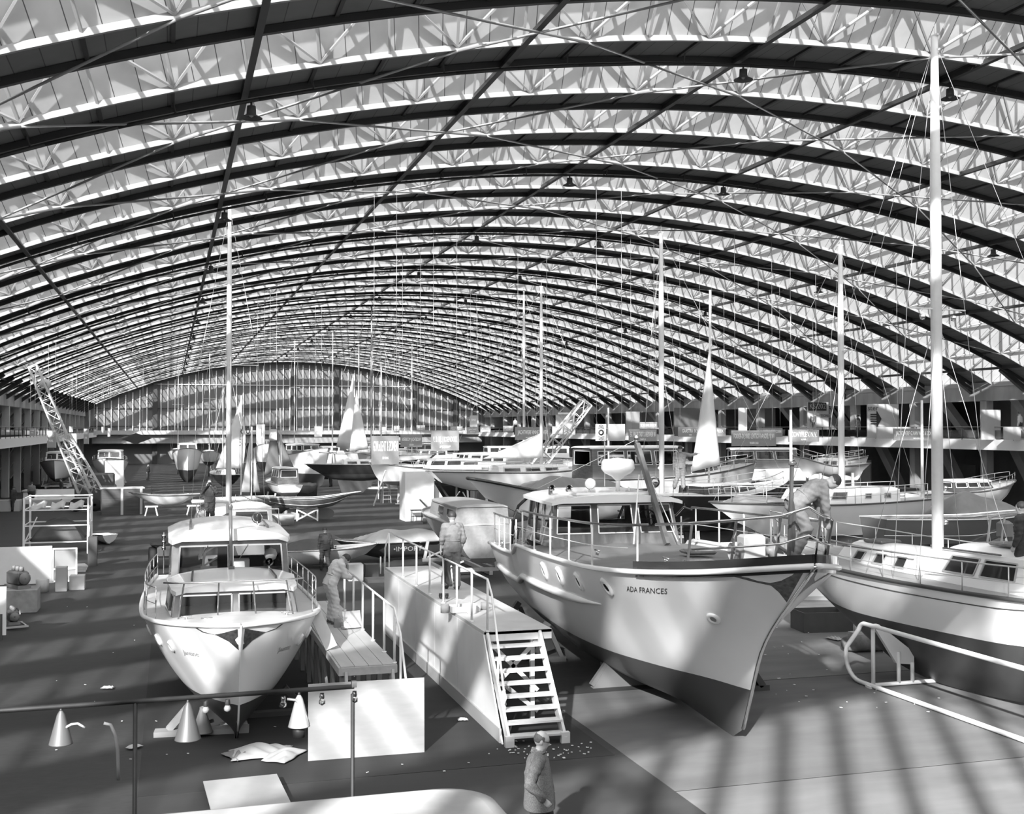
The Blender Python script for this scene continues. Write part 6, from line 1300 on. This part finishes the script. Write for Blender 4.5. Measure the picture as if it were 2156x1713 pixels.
m = MB(); m.slab([(-.72, -.09, h-1.1), (-.5, -.09, h-1.25), (-.28, -.09, h-1.1), (-.2, -.09, h-1.4), (-.5, -.09, h-2.05), (-.8, -.09, h-1.4)], .03, (0, -1, 0)).build('shield_emblem', mat('emblem_grey', .10, .6), t); text_part('lettering', 'KS', 1, LGREY, t, (-.5, -.13, h-1.45), (pi/2, 0, .0), width=.3, height=.4)
MB().box((.62, -.08, h-1.1), (1.0, .05, .28)).build('name_strip', GREY, t); text_part('lettering', 'TICINO', 1, BLACK, t, (.62, -.12, h-1.1), (pi/2, 0, 0), width=.85, height=.18)
t, w, h = booth(1826, 1905, 850, 915, 84, 'pale gallery booth with a dark arrow sign'); m = MB()
for q in range(5): m.box((-.85, -.1, 1.05+.17*q), (.5, .04, .07))
m.slab([(-.6, -.1, .8), (-.2, -.1, 1.4), (-.6, -.1, 2.0)], .04, (0, -1, 0)); m.build('arrow_sign', BLACK, t); text_part('lettering', 'ster', 1, DGREY, t, (-.9, -.1, h-.3), (pi/2, 0, 0), width=.9, height=.3)
t, w, h = booth(2066, 2115, 862, 915, 72, 'blank pale square board on the gallery nearest the tall mast')
t, w, h = booth(1752, 1790, 856, 915, 96, 'grey gallery booth with diagonal dark roof braces', GREY)
for q in (-.5, 0, .5): MB().bar((q-.5, -.1, h-.1), (q+.4, -.1, h-1.2), .12, .04, up=(0, 1, 0)).build('brace', BLACK, t)
t, w, h = booth(1170, 1215, 872, 912, 120, 'pale booth on the far gallery with a white light strip above'); MB().box((0, -.1, h+.1), (w*.8, .1, .2)).build('strip_light', WHITE, t)
t, w, h = booth(1318, 1350, 866, 915, 108, 'grey gallery booth behind the VAN DE STADT sign', GREY); t, w, h = booth(1420, 1500, 858, 915, 104, 'wide dark grey curtained booth behind the narrow sail', mat('curtain_grey', .10, .8))
t, w, h = booth(1555, 1575, 858, 912, 100, 'narrow bright window panel in the gallery behind the FOKKER sign', WHITE)
for i, (px, d) in enumerate(((1885, 80), (2145, 70))): 
    p = at(px, 930, d); o = MB().box((0, 0, .4), (3.0 if i == 0 else 2.2, .1, .8)).build('parapet_board', LGREY, loc=(p.x, p.y, 4.95)); tag(o, 'pale low board at the gallery rail, %s' % ('under the arrow sign' if i == 0 else 'nearest the camera'), 'board')
for i, (px, py, d, m_) in enumerate(((2028, 925, 70, CL_WHITE), (1085, 895, 118, CL_WHITE), (1640, 905, 86, CL_DARK))):
    p = at(px, py, d); person('person standing at the gallery rail, %s' % ('in a white shirt near the tall mast', 'in white beside the far twin masts', 'in dark clothes between two hanging signs')[i], (max(50.6, p.x) if i != 1 else p.x, p.y, 4.96), .5, stand(), dict(skin=SKIN, top=m_, bottom=CL_DARK, shoe=SHOE, hair=HAIRD), .04)
for i, (px, py, d) in enumerate(((68, 1022, 84), (30, 1030, 78), (130, 1030, 90), (1115, 1000, 70), (312, 985, 125))):
    p = g(px, 900+CAMZ*2411.8/d); person('distant worker %s' % ('in a pale shirt beside the far cruiser', 'crouched in shadow below the gallery', 'beside the white counter', 'behind the long white yacht', 'in dark clothes on the far aisle by the white display box')[i], (p.x, p.y, 0), 1.0*i, stand(), dict(skin=SKIN, top=CL_OVER if i in (0, 3) else CL_DARK, bottom=CL_DARK, shoe=SHOE, hair=HAIRD), .04)
# back wall panels of the galleries
for i, (y, w, m_) in enumerate(((40, 5, GREY), (52, 3, LGREY), (63, 6, DGREY), (75, 4, GREY), (90, 7, GREY), (104, 4, LGREY), (120, 8, GREY), (140, 6, GREY))):
    o = MB().box((0, 0, 1.6), (.1, w, 3.2)).build('trim_%d' % (220+i), m_, loc=(-16.5, y, 4.94)); o['kind'] = 'structure'
    o = MB().box((0, 0, 1.6), (.1, w, 3.2)).build('trim_%d' % (230+i), m_, loc=(57, y+14, 4.94)); o['kind'] = 'structure'
    o = MB().box((0, 0, 1.5), (.1, w, 3.0)).build('trim_%d' % (240+i), (GREY, LGREY, DGREY)[i % 3], loc=(56, y+10, 0)); o['kind'] = 'structure'
# ---------------- foreground: booth roof, lamp rail ----------------
t = T('booth', 'white flat-roofed booth right below the camera with rounded roof corner', 'booth', (-3.4, 5.4, 0))
BR = mat('white_booth_roof', .38, .6, noise=.22, scale=2.2, bump=.3, detail=6)
def roundslab(x0, x1, y0, y1, z0, z1, r):
    P = []
    for (cx, cy, a0) in ((x1-r, y0+r, -pi/2), (x1-r, y1-r, 0), (x0+r, y1-r, pi/2), (x0+r, y0+r, pi)):
        for i in range(9): a = a0+pi/2*i/8; P.append((cx+r*cos(a), cy+r*sin(a)))
    m = MB(); rings = [(z0, 0), (z1-.12, 0), (z1-.03, .04), (z1, .14)]; n = len(P); cx, cy = (x0+x1)/2, (y0+y1)/2
    for (z, ins) in rings: m.v += [(px-math.copysign(ins, px-cx)*min(1, abs(px-cx)), py-math.copysign(ins, py-cy)*min(1, abs(py-cy)), z) for (px, py) in P]
    for k in range(3):
        for i in range(n): m.f.append((k*n+i, k*n+(i+1) % n, (k+1)*n+(i+1) % n, (k+1)*n+i)); m.m.append(0); m.sm.append(True)
    m.f.append(tuple(range(3*n, 4*n))); m.m.append(0); m.sm.append(False); m.f.append(tuple(range(n-1, -1, -1))); m.m.append(0); m.sm.append(False)
    return m
roundslab(-3.6, 5.55, -1.2, 2.47, 2.6, 3.22, .35).build('roof', BR, t)
roundslab(-3.4, 5.3, -1.0, 2.3, 0, 2.6, .1).build('wall_panels', WHITE, t)
fr_ = T('lamp_rail', 'dark pipe rail on thin posts hung with clip lamps and cables, above the booth roof', 'railing', (0, 9.5, 0))
IRON = mat('rusty_iron', .012, .6, noise=.3, scale=12)
MB().tube([(-6, 0, 3.52), (-1.2, 0, 3.55), (1.47, .0, 3.56)], .020, 8).build('top_pipe', IRON, fr_)
for x in (-.25, 1.46): MB().tube([(x, 0, 0), (x, 0, 3.50 if x > 0 else 3.56)], .017, 8).build('post', IRON, fr_)
MB().box((1.47, 0, 3.58), (.04, .04, .05)).build('clamp', CHROME, fr_)
for i, px in enumerate((433, 477, 592, 675, 745)):
    p = at(px, 1468, 9.6); lt_ = T('clip_bulb', 'small bulb holder clipped under the dark pipe, %s' % ('dark, nearest the cruiser stem', 'dark, second beside the stem', 'bright, left of the white cone lamp', 'bright, in front of the plywood sheet', 'bright, at the pipe end')[i], 'lamp', (p.x, 9.5, 3.52), 0, 'bulb holders on the dark pipe')
    MB().lathe([(.018, 0), (.022, -.03), (.018, -.045)], n=10).build('socket', BLACK if i < 2 else CHROME, lt_); MB().lathe([(.016, -.04), (.028, -.065), (.026, -.085), (0, -.10)], n=12).build('bulb', glass_mat('bulb_glass', .8, .5) if i > 1 else STEEL, lt_)
CONE = mat('pale_lamp_enamel', .34, .4)
for i, (px, s_, lb, m_) in enumerate(((150, 1.0, 'pale conical lampshade hanging from the far end of the dark pipe', mat('grey_lamp_enamel', .08, .5)), (626, 1.0, 'bright white conical lampshade hanging beside the plywood sheet', CONE), (397, 1.15, 'grey conical lampshade hanging in front of the cruiser prop', mat('dull_lamp_enamel', .06, .5)))):
    p = at(px, 1480, 9.6); lt_ = T('cone_lamp', lb, 'lamp', (p.x, 9.5, 3.52), 0)
    MB().lathe([(.012, 0), (.03, -.03), (.088*s_, -.25*s_), (.09*s_, -.255*s_), (.084*s_, -.25*s_), (.0, -.04)], n=20).build('cone_shade', m_, lt_); MB().tube([(0, 0, .03), (0, 0, -.03)], .012, 8).build('clip', BLACK, lt_)
    if i == 1: MB().lathe([(.04, -.25), (.055, -.28), (.05, -.34), (0, -.34)], n=14).build('lamp_socket', BLACK, lt_)
CAB = mat('pale_cable', .3, .5)
def cable(pts, lb, r=.009): 
    o = MB().tube([Vector(p) for p in pts], r, 6).build('cable', CAB); tag(o, lb, 'cable'); return o
def drape(pp, lb, r=.009): return cable([(at(px, py, 9.6).x, 9.5-.03, at(px, py, 9.6).z) for px, py in pp], lb, r)
drape(((232, 1476), (245, 1480), (254, 1500), (259, 1530), (260, 1560), (261, 1588)), 'pale cable end dangling from the dark pipe past its first post', .013)
drape(((600, 1453), (618, 1456), (630, 1470), (640, 1490), (646, 1508)), 'pale cable looping from the dark pipe over the white cone lamp', .010)
drape(((152, 1483), (170, 1474), (182, 1473), (190, 1478), (196, 1482)), 'knotted pale cable tied over the dark pipe at the grey cone lamp', .010)
# floor mats
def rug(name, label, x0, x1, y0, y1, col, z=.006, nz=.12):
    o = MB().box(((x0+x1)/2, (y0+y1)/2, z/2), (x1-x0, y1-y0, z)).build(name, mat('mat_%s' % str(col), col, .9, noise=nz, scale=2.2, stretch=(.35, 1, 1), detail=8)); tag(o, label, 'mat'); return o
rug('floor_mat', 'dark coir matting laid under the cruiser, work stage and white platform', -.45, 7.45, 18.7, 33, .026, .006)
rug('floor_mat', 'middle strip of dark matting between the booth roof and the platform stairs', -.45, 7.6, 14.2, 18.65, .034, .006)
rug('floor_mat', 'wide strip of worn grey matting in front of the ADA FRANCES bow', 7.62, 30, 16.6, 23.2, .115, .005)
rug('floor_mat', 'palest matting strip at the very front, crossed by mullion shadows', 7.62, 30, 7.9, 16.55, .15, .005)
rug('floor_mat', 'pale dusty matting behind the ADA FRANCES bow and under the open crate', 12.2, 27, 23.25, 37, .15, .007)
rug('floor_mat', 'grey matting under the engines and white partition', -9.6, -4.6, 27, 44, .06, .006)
# crumpled paper, scraps
for i, (px, py, s_, lb) in enumerate(((555, 1585, .55, 'crumpled brown paper heap behind the flat plywood sheet'), (600, 1590, .4, 'folded pale paper beside the crumpled heap'), (505, 1590, .3, 'grey rag at the edge of the flat plywood sheet'), (975, 1515, .10, 'white paper scrap on the dark matting beside the platform stairs'), (640, 1485, .0, ''), (1755, 1345, .22, 'torn white paper below the open crate'), (230, 1448, .13, 'white scrap lying alone on the dark aisle in front of the cruiser'), (287, 1572, .13, 'white scrap near the first post of the lamp rail'), (1015, 1520, .0, ''), (1690, 1300, .12, 'shred of paper left of the open crate'))):
    if s_ <= 0: continue
    p = g(px, py); tarp('paper_scrap', lb, 'paper', (p.x, p.y, .03), i, s_*2, s_*1.2, s_*.28, TARPL if i != 2 else TARPG, 40+i)
rnd = random.Random(3); m = MB()
for i in range(60):
    p = g(rnd.gauss(1130, 55), rnd.gauss(1578, 9)); m.box((p.x, p.y, .022), (rnd.uniform(.01, .05), rnd.uniform(.01, .04), .012), rz=rnd.uniform(0, 3))
for i in range(46):
    p = g(rnd.uniform(100, 1100), rnd.uniform(1240, 1640)); m.box((p.x, p.y, .022), (rnd.uniform(.01, .06), rnd.uniform(.01, .04), .006), rz=rnd.uniform(0, 3))
for i in range(50):
    p = g(rnd.uniform(1600, 2000), rnd.uniform(1270, 1500)); m.box((p.x, p.y, .022), (rnd.uniform(.01, .08), rnd.uniform(.01, .05), .006), rz=rnd.uniform(0, 3))
o = m.build('floor_litter', WHITE); tag(o, 'white crumbs and chips of litter scattered over the hall floor', 'litter', kind='stuff')
# things on the platform
for i, dx in enumerate((0, .13)):
    p = g(928+dx*100, 1258, 1.8); o = MB().tube([(0, -.10, .04), (0, 0, .05), (0, .10, .045), (0, .15, .03)], [.045, .045, .038, .022], 10).lathe([(.04, .04), (.042, .09), (.036, .09), (.03, .05)], (0, -.07, 0), 12).build('shoe', SHOE, loc=(p.x, p.y, 1.81)); o.rotation_euler.z = 2.9; tag(o, 'black leather shoe left on the white platform, %s' % ('the one nearer the rail' if i == 0 else 'the one nearer the hull'), 'shoe', 'pair of shoes on the platform')
p = g(668, 1246, 2.05)
for i in (0, 1): o = MB().tube([(0, -.10, .04), (0, 0, .05), (0, .12, .04)], [.045, .045, .03], 10).build('shoe', SHOE, loc=(2.35+.14*i, 24.9, 2.10)); tag(o, 'black shoe on the cruiser side deck, %s' % ('inner one' if i == 0 else 'outer one'), 'shoe', 'shoes on the cruiser deck')
p = g(975, 1285, 1.8); t = T('tool_tray', 'open wooden tray of paint tins and tools on the white platform', 'tray', (p.x, p.y, 1.81), .1)
for (c, s_) in (((0, -.2, .06), (.6, .02, .12)), ((0, .2, .06), (.6, .02, .12)), ((-.3, 0, .06), (.02, .4, .12)), ((.3, 0, .06), (.02, .4, .12))): MB().box(c, s_).build('tray_side', TIMBER, t)
for i, (dx, dy, r, h, lb) in enumerate(((-.42, -.1, .09, .18, 'grey paint tin nearest the rail beside the tool tray'), (.1, -.35, .10, .2, 'white paint tin in front of the tool tray'), (.5, .1, .08, .15, 'small grey tin behind the tool tray'))):
    o = MB().lathe([(0, 0), (r, 0), (r, h), (r-.01, h), (r-.012, .03), (0, .03)], n=16).build('paint_tin', GREY if i != 1 else WHITE, loc=(p.x+dx, p.y+dy, 1.805)); tag(o, lb, 'tin')
o = MB().box((0, 0, .1), (.15, .15, .2)).build('paint_tin', GREY, loc=tuple(g(712, 1318, 1.4))); tag(o, 'square grey tin at the feet of the painter on the work stage', 'tin')
o = MB().lathe([(0, 0), (.09, 0), (.09, .16), (0, .16)], n=14).build('paint_tin', CHROME, loc=tuple(g(728, 1322, 1.4))); tag(o, 'round paint tin beside the square one on the work stage', 'tin')
# jacket over the platform rail
y0 = 24.9; G = []
for i in range(9):
    v = i/8; row = []
    for j in range(9):
        u = j/8-.5; row.append(Vector((5.84+.05*sin(5*u+3*v)+(.07 if v > .1 else 0)*(1 if True else 0), y0+u*(.34+.28*v), 2.84-.62*v+.04*sin(9*u)*v)))
    G.append(row)
o = MB().grid(G).build('hanging_jacket', mat('dark_jacket', .05, .9, noise=.2)); o.modifiers.new('s', 'SOLIDIFY').thickness = .04; tag(o, 'dark jacket slung over the platform rail beside the man in overalls', 'jacket')
# worker at the picture edge on the tall-masted yacht
p = person('person in dark clothes standing on the tall-masted yacht, cut by the picture edge', (16.15, 18.85, 2.50), .5, stand(), A_DARK, .016)
# tractor wheel left of the cruiser
p = g(322, 1200); t = T('tractor', 'dark small tractor with large wheel half hidden behind the cruiser rail', 'tractor', (p.x+.5, p.y+.6, 0), .1)
for x in (-.5, .5): MB().lathe([(.0, -.1), (.2, -.12), (.42, -.13), (.46, 0), (.42, .13), (0, .1)], (x, 0, .46), 20, Matrix.Rotation(pi/2, 4, 'Y')).build('wheel', RUBBER, t)
MB().box((0, .4, .7), (.7, 1.6, .5), bev=.1).build('body', DGREY, t); MB().box((0, -.1, 1.0), (1.2, .5, .12), bev=.05).build('mudguard', BLACK, t)
